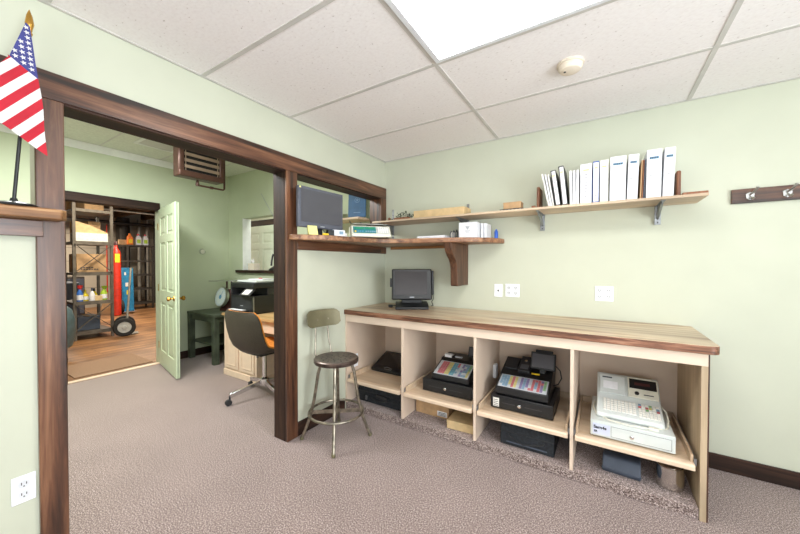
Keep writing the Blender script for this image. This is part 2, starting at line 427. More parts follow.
def panel_door(mb, w, h, t):
    """six-panel door: leaf in x 0..w, y -t/2..t/2"""
    mb.box(0, w, -t*.3, t*.3, 0, h)
    sx = [(0, .11), (w/2-.05, w/2+.05), (w-.11, w)]
    for a, b_ in sx: mb.box(a, b_, -t/2, t/2, 0, h)
    for a, b_ in ((0, .2), (.82, .98), (1.58, 1.68), (h-.12, h)): mb.box(.11, w-.11, -t/2+.0004, t/2-.0004, a, b_)
    for a, b_ in ((.11, w/2-.05), (w/2+.05, w-.11)):
        for z0, z1 in ((.2, .82), (.98, 1.58), (1.68, h-.12)):
            mb.box(a+.03, b_-.03, -t*.44, t*.44, z0+.03, z1-.03)
    return mb
d = struct('door_1', panel_door(MB(), .865, 2.02, .04), M['doorpaint'], bevel=.004)
d.location = (XF+.035, DY1-.002, .012); d.rotation_euler = (0, 0, math.atan2(-.165, .85))
k = MB()
for s in (1, -1):
    k.M = Matrix.Translation((.80, 0, .915)) @ Matrix.Rotation(-s*PI/2, 4, 'X')
    k.lathe([(.032, .02), (.03, .026), (.012, .03), (.01, .05), (.022, .058), (.029, .07), (.026, .084), (.012, .09)], seg=18)
o = k.build('door_knob', M['brass'], d); o['label'] = 'round brass knobs'
h_ = MB()
for z in (.25, 1.0, 1.8): h_.tube([(-.008, -.018, z-.045), (-.008, -.018, z+.045)], .008)
h_.build('hinge', M['brass'], d)
d2 = struct('door_2', panel_door(MB(), .85, 1.98, .04), M['doorpaint2'], bevel=.004); d2.location = (-3.42, .595, 0)
struct('trim_16', B(-3.55, -2.4, .595, .62, 1.985, 2.085), M['deepX'])
# ------------------------------------------------------------------ workshop shell
struct('wall_workshop', B(-11.2, -11.1, -4.6, 3.6, 0, 3.2), M['block'])
struct('wall_workshop', B(-11.1, -3.105, 3.5, 3.6, 0, 3.2).box(-11.1, -3.105, -4.6, -4.5, 0, 3.2), M['soot'])
struct('ceiling', B(-11.1, -3.1, -4.6, 3.6, 3.0, 3.1), M['soot'])
for i in range(11):
    y = -3.9+i*.7
    struct('trim_%d' % (20+i), B(-11.1, -3.12, y-.03, y+.03, 2.78, 2.999), M['joist'])
w = struct('window_3', B(-11.09, -11.05, -1.5, -.7, 1.45, 2.45), M['rackdark'])
g = MB()
for i in range(2):
    for j in range(3): g.quad((-11.045, -1.46+.38*i, 1.49+.31*j), (-11.045, -1.46+.38*i+.35, 1.49+.31*j), (-11.045, -1.46+.38*i+.35, 1.49+.31*j+.28), (-11.045, -1.46+.38*i, 1.49+.31*j+.28))
g.build('pane', M['winglow'], w, smooth=0)

# ================================================================== MAIN ROOM
# ---------- counter cabinet
cab = root('counter_cabinet', 'long beige open-front cabinet with four cubbies under the wood-look worktop', 'cabinet', (0, 0, 0))
CF = -.64
B(.004, 2.414, -.638, -.02, .001, .062).build('carpet_plinth', M['carpet'], cab, bevel=.006)
B(.018, 2.416, -.02, -.004, .062, .867).build('back_panel', M['melamine'], cab)
B(.002, .018, CF, -.004, .063, .804).box(.002, .018, CF+.02, -.004, .804, .867).build('side_panel', M['melamine'], cab, bevel=.001)
o = B(2.416, 2.442, CF, -.004, .001, .868).build('side_panel', [M['panelwood']], cab, bevel=.001)
B(2.4425, 2.449, CF+.004, -.004, .001, .868).build('veneer_strip', M['darkZ'], o)
DIV = (.612, 1.219, 1.83)
for x in DIV: B(x-.0095, x+.0095, CF, -.02, .063, .804).build('divider', M['melamine'], cab, bevel=.001)
B(.002, 2.442, CF-.0005, CF+.0185, .805, .869).build('apron', M['melamine'], cab, bevel=.001)
B(.019, 2.415, CF+.019, -.021, .859, .8685).build('top_rail', M['panelwood'], cab)
edges = (.018,)+DIV+(2.416,)
for i in range(4):
    a = edges[i]+.022; b_ = edges[i+1]-.022
    t = MB(); t.box(a, b_, -.60, -.05, .27, .283)
    t.box(a, a+.012, -.62, -.04, .262, .328); t.box(b_-.012, b_, -.62, -.04, .262, .328); t.box(a, b_, -.05, -.038, .262, .328)
    t = t.build('pull_out_tray', M['tray'], cab, bevel=.002)
    lip = MB(); fr = [(-.655, .2585), (-.6, .2585), (-.6, .284), (-.62, .287), (-.647, .287), (-.655, .28)]
    lip.prism(fr, 'X', a-.002, b_+.002); lip.build('tray_lip', M['traylip'], t, bevel=.002)
    for x0, x1 in ((a-.0115, a-.0005), (b_+.0005, b_+.0115)):
        B(x0, x1, -.628, -.1, .276, .312).build('slide_rail', M['zinc'], t)

# ---------- worktop
def rounded(x0, x1, y0, y1, r):
    p = [(x0, y1), (x0, y0)]
    for i in range(9):
        t = -PI/2+PI/2*i/8; p.append((x1-r+r*math.cos(t), y0+r+r*math.sin(t)))
    return p+[(x1, y1)]
wt = MB(); wt.prism(rounded(-.0, 2.488, -.657, -.002, .045), 'Z', .8695, .9135, 0, 1)
wt = wt.build('worktop', [M['top'], M['topedge']], bevel=.004)
tag(wt, 'long wood-look laminate worktop with dark streaked front edge', 'countertop')

# ---------- corner ledge with corbel
lg = root('corner_ledge', 'thick walnut ledge wrapping the room corner below the computer monitor', 'shelf', (0, 0, 0))
poly = [(.0205, -.002), (1.262, -.002), (1.252, -.09), (1.192, -.225), (1.07, -.335), (.9, -.41), (.68, -.45), (.5, -.505), (.40, -.575), (.335, -.68), (.285, -.86), (.235, -1.06), (.16, -1.19), (.06, -1.285), (.0205, -1.285)]
MB().prism(poly, 'Z', 1.5055, 1.545).build('board', M['ledge'], lg, bevel=.006, seg=3)
cp = [(-.003, 1.504), (-.405, 1.504), (-.402, 1.465), (-.385, 1.43), (-.35, 1.395), (-.31, 1.365), (-.285, 1.33), (-.272, 1.285), (-.268, 1.22), (-.266, 1.15), (-.255, 1.136), (-.003, 1.136)]
MB().prism(cp, 'X', .872, .935).build('corbel', M['corbel'], lg, bevel=.004)
B(.09, .86, -.028, -.003, 1.478, 1.504).build('batten', M['batten'], lg, bevel=.002)
struct('trim_17', B(-.16, .02, -1.198, -.102, 1.506, 1.545), [M['ledge']], bevel=.003)
# ---------- oak ledge under the flag
lg2 = MB().prism([(-.135, -3.5), (-.135, -2.55), (.0205, -2.55), (.0205, -2.535), (.022, -2.478), (.1, -2.47), (.125, -2.49), (.125, -3.5)], 'Z', 1.5035, 1.547)
lg2 = lg2.build('oak_ledge', M['oakY'], bevel=.006, seg=3)
tag(lg2, 'rough oak ledge at the left edge that carries the flag', 'shelf')

# ---------- wall shelf and brackets
sh = root('wall_shelf', 'long pale wall shelf on metal brackets holding white binders', 'shelf', (0, 0, 0))
B(.05, 2.503, -.30, -.004, 1.7295, 1.747).build('board', M['tray'], sh, bevel=.002)
for x, up in ((.105, 1.90), (.93, 1.88), (1.566, None), (2.3, None)):
    m = MB()
    if up: m.box(x-.012, x+.012, -.004, -.0005, 1.56, up)
    else: m.box(x-.017, x+.017, -.02, -.0005, 1.60, 1.728)
    m.box(x-.011, x+.011, -.27, -.004, 1.724, 1.7292)
    m.prism([(-.004, 1.66), (-.004, 1.724), (-.24, 1.724), (-.24, 1.716), (-.035, 1.67)], 'X', x-.003, x+.003)
    m.bar((x, -.012, 1.645), (x, -.215, 1.722), .013, .02)
    br = m.build('bracket', M['zinc'], sh, bevel=.001)
    for z in ((1.615, 1.64) if not up else (1.58, 1.605, 1.78, 1.81, 1.84)):
        B(x-.004, x+.004, -.0215 if not up else -.0055, -.0195 if not up else -.0035, z-.006, z+.006).build('slot', M['slot'], br)

# ---------- binders and papers on the shelf
SZ = 1.7475
def leanroot(name, label, cat, x, lean, group, y=-.265):
    r = root(name, label, cat, (x, y, SZ+max(0, 0)), 0, group)
    r.rotation_euler = (0, lean, 0)
    return r
def binder(x0, x1, h, label, lean=0, cover='white', lab='labelblue', style='lab', depth=.235, y=-.27, group='white binders on the wall shelf'):
    w_ = x1-x0
    lift = 0.0006 + max(0, math.sin(abs(lean)))*w_ if lean > 0 else .0006
    r = root('binder', label, 'binder', (x0, y, SZ+lift), 0, group); r.rotation_euler = (0, lean, 0)
    c = MB(); c.box(0, w_, 0, .004, 0, h); c.box(0, .003, .004, depth, 0, h); c.box(w_-.003, w_, .004, depth, 0, h)
    c.build('cover', M[cover], r, bevel=.0015)
    B(.0035, w_-.0035, .012, depth-.01, .008, h-.016).build('pages', M['paper2'], r)
    s = MB()
    if style == 'lab':
        s.box(w_*.06, w_*.94, -.0009, -.0001, h*.02, h*.97, 0)
        s.box(w_*.18, w_*.8, -.0012, -.0002, h*.80, h*.85, 1)
        for i in range(5): s.box(w_*(.2+.115*i), w_*(.2+.115*i)+w_*.075, -.0018, -.001, h*.81, h*.84, 2)
        s.box(w_*.1, w_*.85, -.001, -.0002, h*.615, h*.621, 3)
        s.box(w_*.18, w_*.66, -.0012, -.0002, h*.46, h*.468, 2)
        for z in (.38, .25): s.box(w_*.1, w_*.85, -.001, -.0002, h*z, h*z+.001, 3)
    else:
        s.box(w_*(.1 if cover != 'black' else .2), w_*.93, -.0012, -.0002, h*.03, h*.97, 0)
        s.box(w_*.25, w_*.78, -.0018, -.0008, h*.82, h*.86, 4)
        for i in range(9): s.box(w_*.44, w_*.58, -.0018, -.0008, h*(.16+.07*i), h*(.16+.07*i)+.005, 2)
        s.box(w_*.3, w_*.72, -.0018, -.0008, h*.9, h*.906, 3)
    s.build('spine_label', [M['paper'], M[lab], M['ink'], M['inklight'], M['yellow']], r)
    return r
def folder(x0, w_, h, lean, mat, label, group, depth=.22, y=-.262, name='folder', cat='folder'):
    r = root(name, label, cat, (x0, y, SZ+.0006+(max(0, math.sin(lean))*w_)), 0, group); r.rotation_euler = (0, lean, 0)
    c = MB(); c.prism([(0, 0), (w_*.3, -.0015), (w_*.7, -.0015), (w_, 0), (w_, depth), (0, depth)], 'Z', 0, h)
    c.build('cover', M[mat], r, bevel=.0008)
    B(w_*.2, w_*.8, .003, depth-.004, h, h+.003).build('pages', M['paper'], r)
    return r
def bookend(x, flip, label, base):
    r = root('bookend', label, 'bookend', (x, -.2, SZ+.0005), 0)
    s = -1 if flip else 1
    m = MB(); m.box(*sorted((0, s*.022)), 0, .15, 0, .17); m.build('upright', M['bookwood'], r, bevel=.008, seg=4)
    B(*sorted((s*.0225, s*base)), -.05, .15, 0, .02).build('base', M['bookwood'], r, bevel=.003)
bookend(1.572, True, 'brown wooden bookend left of the leaning papers on the shelf', .05)
GP = 'leaning folders on the wall shelf'
folder(1.640, .013, .25, -.2, 'paper2', 'crumpled white folder leaning left against the brown bookend', GP)
folder(1.656, .011, .245, -.18, 'paper', 'second leaning white folder from the left bookend', GP)
folder(1.67, .012, .24, -.16, 'paper2', 'leaning white folder just left of the first black-edged binder', GP)
binder(1.69, 1.723, .262, 'leaning white binder with black edges nearest the left bookend', -.14, 'black', 'yellow', 'dots', group='white binders on the wall shelf')
binder(1.733, 1.768, .285, 'leaning white binder with black edges beside the three thin booklets', -.1, 'black', 'yellow', 'dots')
for i, n in enumerate(('leftmost of the three thin white booklets on the shelf', 'middle one of the three thin white booklets on the shelf', 'rightmost of the three thin white booklets, beside the thick binder')):
    folder(1.782+.0195*i, .0165, .242, -.03+.012*i, 'paper', n, 'thin white booklets on the wall shelf', name='booklet', cat='booklet')
binder(1.845, 1.914, .275, 'thick white binder with a yellow spine sticker and dotted spine', 0, 'white', 'yellow', 'dots')
binder(1.920, 1.957, .283, 'narrow white binder with blue edges on the shelf', 0, 'binderblue', 'yellow', 'dots')
binder(1.962, 2.010, .285, 'white binder with yellow top sticker right of the blue-edged one', 0, 'paper2', 'yellow', 'dots')
binder(2.017, 2.105, .295, 'wide white binder with blue label left of the brown folders', .012, 'white')
binder(2.112, 2.168, .293, 'narrower white binder with blue label touching the brown folders', .03, 'white')
for x, mt, n in ((2.181, 'kraft', 'thin tan folder standing between the blue-labelled binders'), (2.19, 'terracotta', 'thin brown folder standing between the blue-labelled binders'), (2.199, 'greyplastic', 'thin dark grey folder standing between the blue-labelled binders')):
    folder(x, .007, .25, .03, mt, n, 'thin folders between the binders')
binder(2.212, 2.288, .305, 'widest tall white binder with blue label right of the folders', .012, 'white')
binder(2.295, 2.348, .303, 'rightmost tall white binder beside the right bookend', .03, 'white')
bookend(2.372, False, 'brown wooden bookend with long foot at the right end of the shelf', .14)

# ---------- other things on the wall shelf
o = root('cardboard_box', 'long flat tan cardboard box on the left part of the wall shelf', 'box', (.715, -.14, SZ+.0005))
B(-.235, .262, -.085, .085, 0, .075).build('body', M['kraft2'], o, bevel=.003)
B(-.236, .263, -.03, .03, .0752, .0762).build('tape', M['kraft'], o)
o = root('planter', 'small brown planter with dark leaves at the left end of the shelf', 'plant', (.33, -.17, SZ+.0005))
B(-.085, .085, -.04, .04, 0, .03).build('trough', M['terracotta'], o, bevel=.004)
lf = MB()
for i in range(46):
    c = Vector((random.uniform(-.07, .115), random.uniform(-.04, .04), .03+random.uniform(0, .05)*(1 if i > 12 else .5)))
    a = random.uniform(0, 6.28); t = random.uniform(-.6, .9); L = random.uniform(.012, .022)
    d1 = Vector((math.cos(a)*math.cos(t), math.sin(a)*math.cos(t), math.sin(t)))*L; d2 = Vector((-math.sin(a), math.cos(a), .2))*L*.45
    lf.add([c-d1, c-d2+Vector((0, 0, .003)), c+d1, c+d2+Vector((0, 0, .003)), c+Vector((0, 0, -.003))], [(0, 1, 2, 3), (0, 4, 1), (1, 4, 2), (2, 4, 3), (3, 4, 0)])
for i in range(7): lf.tube([(-.06+.02*i, 0, .028), (-.055+.022*i, .005, .05+.004*(i % 3))], .0015, 5)
lf.build('foliage', M['leaf'], o)
o = root('trinket', 'small dark figurine at the left tip of the wall shelf', 'ornament', (.19, -.2, SZ+.0005))
MB().lathe([(.022, 0), (.024, .008), (.012, .014), (.016, .024), (.01, .034), (.002, .04)], seg=14).build('body', M['terracotta'], o)
MB().lathe([(.012, .0), (.013, .016), (.004, .022)], (.034, 0, 0), 12).build('bead', M['leaf'], o)
o = root('stapler_tray', 'flat black tray under the small tan box on the shelf', 'tray', (1.36, -.15, SZ+.0005))
B(-.09, .09, -.05, .05, 0, .006).box(-.09, .09, -.05, -.044, .006, .022).box(-.09, .09, .044, .05, .006, .022).box(-.09, -.084, -.044, .044, .006, .022).box(.084, .09, -.044, .044, .006, .022).build('body', M['black2'], o, bevel=.001)
ink = MB()
for i in range(6): ink.box(-.08+.028*i, -.064+.028*i, -.0512, -.0498, .005, .017)
ink.build('label_patches', M['inklight'], o)
o = root('tan_box', 'small tan box stacked on the flat black tray', 'box', (1.365, -.145, SZ+.0235))
B(-.068, .068, -.045, .045, 0, .052).build('body', M['kraft'], o, bevel=.003)
B(-.069, .069, -.046, .046, .04, .0535).build('lid', M['kraft'], o, bevel=.002)

# ---------- things on the back part of the corner ledge
LZ = 1.5455
o = root('paper_stack', 'flat stack of white papers on the ledge left of the white box', 'papers', (.70, -.22, LZ), .05)
for i in range(4): MB().box(-.13, .13, -.1, .1, .0075*i+.0003, .0075*i+.0073).build('sheet_bundle', M['paper'], o).location = (random.uniform(-.006, .006), random.uniform(-.006, .006), 0)
o = root('desk_organizer', 'grey wire sorter with clips between papers and the white box', 'organizer', (.875, -.15, LZ), .2)
m = MB(); m.box(-.05, .05, -.045, .045, 0, .006)
m.build('base', M['zinc'], o, bevel=.002)
for x in (-.045, -.02, .005, .03):
    MB().tube([(x, -.04, .006), (x, -.04, .06+x*.2), (x, 0, .085+x*.2), (x, .04, .06+x*.2), (x, .04, .006)], .004, 8).build('divider_loop', M['greyplastic'], o)
B(-.04, -.01, -.03, .03, .0065, .062).build('card_pack', M['paper2'], o, bevel=.002)
o = root('white_box', 'white product box with faint emblem on the ledge', 'box', (1.035, -.22, LZ), 0)
B(-.078, .078, -.075, .075, 0, .128).build('carton', M['white'], o, bevel=.002)
e = MB(); e.prism([(-.02, .095), (.02, .095), (0, .065)], 'Y', -.0762, -.0752); e.box(-.022, .022, -.0762, -.0752, .054, .059); e.box(-.015, .015, -.0762, -.0752, .044, .048)
e.build('emblem', M['inklight'], o)
for x, hh, n in ((1.132, .122, 'white case standing just right of the emblem box'), (1.158, .12, 'slim white case standing nearest the blue lighter')):
    o = root('white_case', n, 'case', (x, -.15, LZ), 0, 'white cases on the ledge')
    B(-.0105, .0105, -.07, .07, 0, hh).build('shell', M['white'], o, bevel=.002)
    B(-.0015, .0015, -.0712, .07, .006, hh-.006).build('seam', M['inklight'], o)
o = root('lighter', 'small blue lighter standing at the right end of the ledge', 'lighter', (1.222, -.12, LZ))
MB().lathe([(.012, 0), (.015, .003), (.015, .055), (.013, .058)], seg=16).build('body', M['blue'], o)
MB().box(-.008, .008, -.006, .006, .0585, .072).lathe([(.005, .072), (.005, .076)]).build('cap', M['binderblue'], o, bevel=.001)

# ---------- things on the left part of the ledge
o = root('computer_monitor', 'slate-framed LCD monitor standing in the serving opening', 'monitor', (.09, -1.028, LZ), 1.507)
# local x runs along the screen, -y faces the viewer
w2, z0, z1 = .224, .058, .364
m = MB(); m.box(-w2, w2, -.02, .012, z0, z1); m = m.build('housing', M['bezel'], o, bevel=.006)
B(-w2+.02, w2-.02, -.0225, -.0202, z0+.04, z1-.02).build('screen', M['greyscreen'], o, bevel=.001)
B(-.03, .03, .013, .035, .01, .22).build('neck', M['black2'], o, bevel=.004)
B(-.08, .08, -.012, .1, 0, .009).build('base', M['black2'], o, bevel=.004)
mk = MB(); mk.box(-.02, .02, -.0222, -.02, z0+.012, z0+.019); mk.build('maker_mark', M['inklight'], o)
B(-w2+.006, -w2+.02, -.0222, -.02, z1-.018, z1-.006).build('sticker', M['yellow'], o)
o = root('sticky_note_pad', 'pale yellow note pad propped below the monitor left corner', 'note pad', (.155, -1.165, LZ), 1.22)
MB().prism([(-.005, 0), (.02, 0), (.033, .068), (.022, .07)], 'X', -.036, .036).build('pad', M['yellow'], o)
o = root('yellow_marker', 'bright yellow cap lying right of the note pad', 'marker', (.2, -1.085, LZ), 1.25)
B(-.024, .024, -.008, .008, 0, .014).build('cap', M['brightyellow'], o, bevel=.003)
o = root('pen_cup', 'dark square cup between the note pad and blue-white carton', 'cup', (.185, -1.02, LZ), 1.2)
B(-.025, .025, -.02, .02, 0, .004).box(-.025, -.022, -.02, .02, .004, .045).box(.022, .025, -.02, .02, .004, .045).box(-.022, .022, -.02, -.017, .004, .045).box(-.022, .022, .017, .02, .004, .045).build('cup_wall', M['black2'], o)
o = root('small_carton', 'small white and blue carton on the ledge under the monitor', 'carton', (.2, -.925, LZ), 1.2)
B(-.075, .03, -.03, .03, 0, .05).build('carton', M['white'], o, bevel=.002)
B(-.1, -.0755, -.03, .03, 0, .047).build('blue_end', M['labelblue'], o, bevel=.002)
B(-.02, .015, -.0312, -.0302, .016, .04).build('print_patch', M['key'] if 'key' in M else K['b'], o)
o = root('card_holder', 'low white slip box between the carton and the counting scale', 'box', (.15, -.82, LZ), 1.35)
B(-.03, .03, -.02, .02, 0, .012).build('tray', M['paper'], o, bevel=.001)
MB().prism([(-.012, .0122), (.012, .0122), (.016, .04), (-.003, .04)], 'X', -.026, .024).build('cards', M['paper2'], o)

o = root('counting_scale', 'cream counting scale with teal key panel on the ledge', 'scale', (.30, -.66, LZ), .82)
body = [(-.085, .006), (-.085, .026), (-.03, .1), (.0, .106), (.14, .106), (.14, .006)]
MB().prism(body, 'X', -.165, .165).build('body', M['cream'], o, bevel=.006)
rot = Matrix.Rotation(math.atan2(.074, .055), 4, 'X')
PM = Matrix.Translation((0, -.0575-.004, .063+.003)) @ rot
m = MB(); m.M = PM; m.box(-.15, .04, -.034, .034, -.001, .0012); m.build('key_panel', M['teal'], o)
m = MB(); m.M = PM; m.box(-.135, -.06, .008, .03, .0012, .0024); m.box(-.05, .03, .008, .03, .0012, .0024); m.build('display', M['greenlcd'], o)
m = MB(); m.M = PM
for i in range(4): m.box(-.14+.02*i, -.126+.02*i, -.026, -.012, .0012, .003, 0 if i else 1)
for i in range(5): m.box(-.05+.018*i, -.037+.018*i, -.026, -.012, .0012, .003, 2)
m.build('function_keys', [M['labelblue'], M['brightyellow'], K['b']], o)
m = MB(); m.M = PM; m.box(.05, .15, -.034, .034, -.001, .001); m.build('keypad_panel', M['inklight'], o)
m = MB(); m.M = PM
for i in range(5):
    for j in range(4): m.box(.055+.0185*i, .07+.0185*i, -.03+.016*j, -.018+.016*j, .001, .003)
m.build('number_keys', M['regkey'], o)
m = MB(); m.lathe([(.02, .106), (.02, .117)], (0, .07, 0)); m.build('pillar', M['black2'], o)
B(-.15, .15, -.02, .15, .1172, .124).build('platter', M['steel'], o, bevel=.004)
for x in (-.14, .14):
    for y in (-.06, .12): MB().lathe([(.012, 0), (.012, .007)], (x, y, 0), 12).build('foot', M['black2'], o)

# ---------- flag on its stand
fl = root('desk_flag', 'United States flag on a black pole standing on the oak ledge', 'flag', (.075, -2.61, 1.5475))
MB().lathe([(.062, 0), (.064, .006), (.05, .012), (.012, .018), (.009, .03)], seg=28).build('base', M['black'], fl)
MB().tube([(0, 0, .02), (.006, .046, .672)], .0055, 10).build('pole', M['black'], fl)
m = MB(); m.M = Matrix.Translation((.006, .046, .672)); m.lathe([(.007, 0), (.009, .008), (.006, .014), (.008, .02), (.008, .024), (.011, .036), (.013, .045), (.009, .075), (.001, .1)], seg=14)
m.build('finial', M['brass'], fl)
# cloth: gathered at the pole top, hanging as a flat fold; u runs along the stripes, v across them
o3 = Vector((.075, -2.61, 1.5475))
def interp(tab, x):
    for (a, b_), (c, d) in zip(tab, tab[1:]):
        if x <= c: return b_+(d-b_)*(x-a)/(c-a) if c > a else d
    return tab[-1][1]
LEFT = [(-.006, 0), (.05, .146), (.08, .373), (1, .373)]        # v -> largest u
RIGHT = [(-1, 0), (.007, 0), (.140, .145), (.218, .232), (.336, .373)]   # v -> smallest u
def cloth(u, v):
    fold = (.006*math.sin(v*34+1.1)+.004*math.sin(u*30+v*9))*min(1, u*3.2)+.010*math.sin(v*13-u*5)*min(1, u*3)
    return Vector((.1+fold+.03*u, -2.572-.6*u+.8*v, 2.252-.8*u-.6*v))-o3
m = MB(); SW = .027; VB = .334; UC = .146
rows = [VB]+[.326-SW*k/5 for k in range(64) if .326-SW*k/5 > -.006]+[-.0058]
for va, vb in zip(rows, rows[1:]):
    k = int(max(0, (.326-(va+vb)/2)/SW))
    ends = []
    for v in (va, vb): ends.append((interp(RIGHT, v), interp(LEFT, v)))
    for part in (0, 1):
        e = []
        for lo, hi in ends:
            e.append((min(lo, UC), min(hi, UC)) if part == 0 else (max(lo, UC), max(hi, UC)))
        if all(hi-lo < 1e-5 for lo, hi in e): continue
        n = 8 if part == 0 else 16
        g0 = [tuple(cloth(e[0][0]+(e[0][1]-e[0][0])*i/n, va)) for i in range(n+1)]
        g1 = [tuple(cloth(e[1][0]+(e[1][1]-e[1][0])*i/n, vb)) for i in range(n+1)]
        m.add(g0+g1, [(i, i+1, n+2+i, n+1+i) for i in range(n)], 2 if part == 0 else k % 2)
def star(u, v, rad):
    c = cloth(u, v); e = 1e-3
    du = (cloth(u+e, v)-c).normalized(); dv = (cloth(u, v+e)-c).normalized(); n = du.cross(dv).normalized()
    if n.x < 0: n = -n
    dv = (dv-du*dv.dot(du)).normalized(); o = len(m.v)
    for k in range(10):
        rr = rad if k % 2 == 0 else rad*.42; a = k*PI/5+.3
        m.v.append(tuple(c-du*(rr*math.cos(a))+dv*(rr*math.sin(a))+n*.003))
    m.v.append(tuple(c+n*.003))
    for k in range(10): m.f.append([o+k, o+(k+1) % 10, o+10]); m.mi.append(1)
for i in range(10):
    for j in range(9):
        u = .016+.0145*i; v = -.02+.026*j+(.013 if i % 2 else 0)
        if v > .004+.0 and interp(RIGHT, v)+.010 < u < min(interp(LEFT, v), UC)-.009: star(u, v, .0092)
cl = m.build('cloth', [M['flagred'], M['flagwhite'], M['flagblue']], fl, smooth=60)
import bmesh as _bm
b_ = _bm.new(); b_.from_mesh(cl.data); _bm.ops.remove_doubles(b_, verts=b_.verts, dist=1e-5); _bm.ops.recalc_face_normals(b_, faces=b_.faces); b_.to_mesh(cl.data); b_.free()

# ---------- point-of-sale terminal on the worktop
o = root('touch_terminal', 'black touch screen terminal standing on the worktop near the corner', 'terminal', (.478, -.255, .914), math.atan2(.153, .237)); o.scale = (1.04, 1.04, 1.0)
MB().prism([(-.1, 0), (-.1, .022), (-.03, .05), (.09, .055), (.1, 0)], 'X', -.145, .145).build('base', M['black'], o, bevel=.004)
B(-.09, .09, -.03, .04, .051, .1).build('neck', M['black2'], o, bevel=.006)
m = MB(); m.M = Matrix.Translation((0, -.055, .085)) @ Matrix.Rotation(-.2, 4, 'X')
mm = m.M.copy()
m.box(-.178, .178, -.012, .03, 0, .285); hs = m.build('head', M['black'], o, bevel=.01)
m = MB(); m.M = mm; m.box(-.15, .135, -.0145, -.0122, .045, .262); m.build('screen', M['screen'], o)
m = MB(); m.M = mm; m.box(.1785, .196, -.008, .026, .05, .27); m.build('card_reader', M['black2'], o, bevel=.003)
m = MB(); m.M = mm; m.box(-.194, -.1785, 0, .026, .12, .2); m.build('side_button_block', M['black2'], o, bevel=.003)
m = MB(); m.M = mm; m.box(-.02, .02, -.0136, -.0122, .018, .027); m.build('maker_mark', M['inklight'], o)
MB().tube([(.18, .03, .13), (.2, .05, .12), (.205, .07, .08), (.19, .09, .05), (.205, .1, .012), (.19, .12, .006)], .004, 8).build('cable', M['black2'], o)
o = root('cable_adapter', 'small black adapter and cord left of the touch terminal', 'adapter', (.265, -.29, .914), .6)
B(-.02, .02, -.014, .014, 0, .022).build('plug', M['black2'], o, bevel=.004)
MB().tube([(.02, 0, .012), (.04, .012, .014), (.055, .03, .006), (.06, .055, .005)], .004, 8).build('cord', M['black2'], o)

# ---------- wall plates
def plate(x, z, w_, kind, label):
    o = root('wall_plate', label, 'outlet', (x, -.0005, z))
    B(-w_/2, w_/2, -.006, 0, -.056, .056).build('plate', M['outlet'], o, bevel=.003)
    if kind == 'blank':
        MB().box(-.006, .006, -.0085, -.0062, -.008, .006).build('jack', M['slot'], o); return o
    for cx in (-.028, .028):
        for cz in (.023, -.023):
            m = MB(); m.M = Matrix.Translation((cx, -.006, cz)) @ Matrix.Rotation(PI/2, 4, 'X'); m.lathe([(.0165, 0), (.0165, .002)], seg=18)
            r = m.build('socket', M['socket'], o)
            s = MB(); s.box(cx-.008, cx-.0055, -.0088, -.008, cz-.002, cz+.008); s.box(cx+.0055, cx+.008, -.0088, -.008, cz-.002, cz+.007); s.box(cx-.002, cx+.002, -.0088, -.008, cz-.01, cz-.006)
            s.build('slots', M['slot'], r)
    return o
plate(1.211, 1.096, .072, 'blank', 'narrow white plate with one jack left of the paired outlets')
plate(1.33, 1.101, .118, 'quad', 'white four-socket plate beside the narrow jack plate')
plate(1.993, 1.106, .118, 'quad', 'white four-socket plate alone above the right worktop')
o = root('wall_plate', 'white two-socket outlet low on the wall under the flag', 'outlet', (.0005, -2.586, .411), PI/2)
B(-.034, .034, -.006, 0, -.056, .056).build('plate', M['outlet'], o, bevel=.003)
for cz in (.021, -.021):
    m = MB(); m.M = Matrix.Translation((0, -.006, cz)) @ Matrix.Rotation(PI/2, 4, 'X'); m.lathe([(.0165, 0), (.0165, .002)], seg=18); r = m.build('socket', M['socket'], o)
    s = MB(); s.box(-.008, -.0055, -.0088, -.008, cz-.002, cz+.008); s.box(.0055, .008, -.0088, -.008, cz-.002, cz+.007); s.box(-.002, .002, -.0088, -.008, cz-.01, cz-.006)
    s.build('slots', M['slot'], r)

# ---------- coat hook rail
o = root('coat_hook_rail', 'dark stained rail with metal coat hooks on the back wall', 'coat rack', (0, 0, 0))
B(2.664, 3.9, -.02, -.0005, 1.707, 1.795).build('rail', M['darkX'], o, bevel=.002)
for x in (2.745, 2.9, 3.055, 3.21, 3.365, 3.52):
    m = MB(); m.M = Matrix.Translation((x, -.0205, 1.75)) @ Matrix.Diagonal((1.35, 1.2, 1.35, 1))
    m.prism([(-.012, -.012), (0, -.02), (.012, -.012), (.014, .008), (0, .016), (-.014, .008)], 'Y', -.004, 0)
    m.tube([(0, -.004, .004), (.003, -.025, .008), (.01, -.042, .02), (.014, -.045, .032)], [.005, .004, .004, .006], 8)
    m.tube([(0, -.004, -.006), (0, -.018, -.014), (.002, -.03, -.018), (.004, -.034, -.012)], [.005, .004, .004, .006], 8)
    m.build('hook', M['steel'], o)

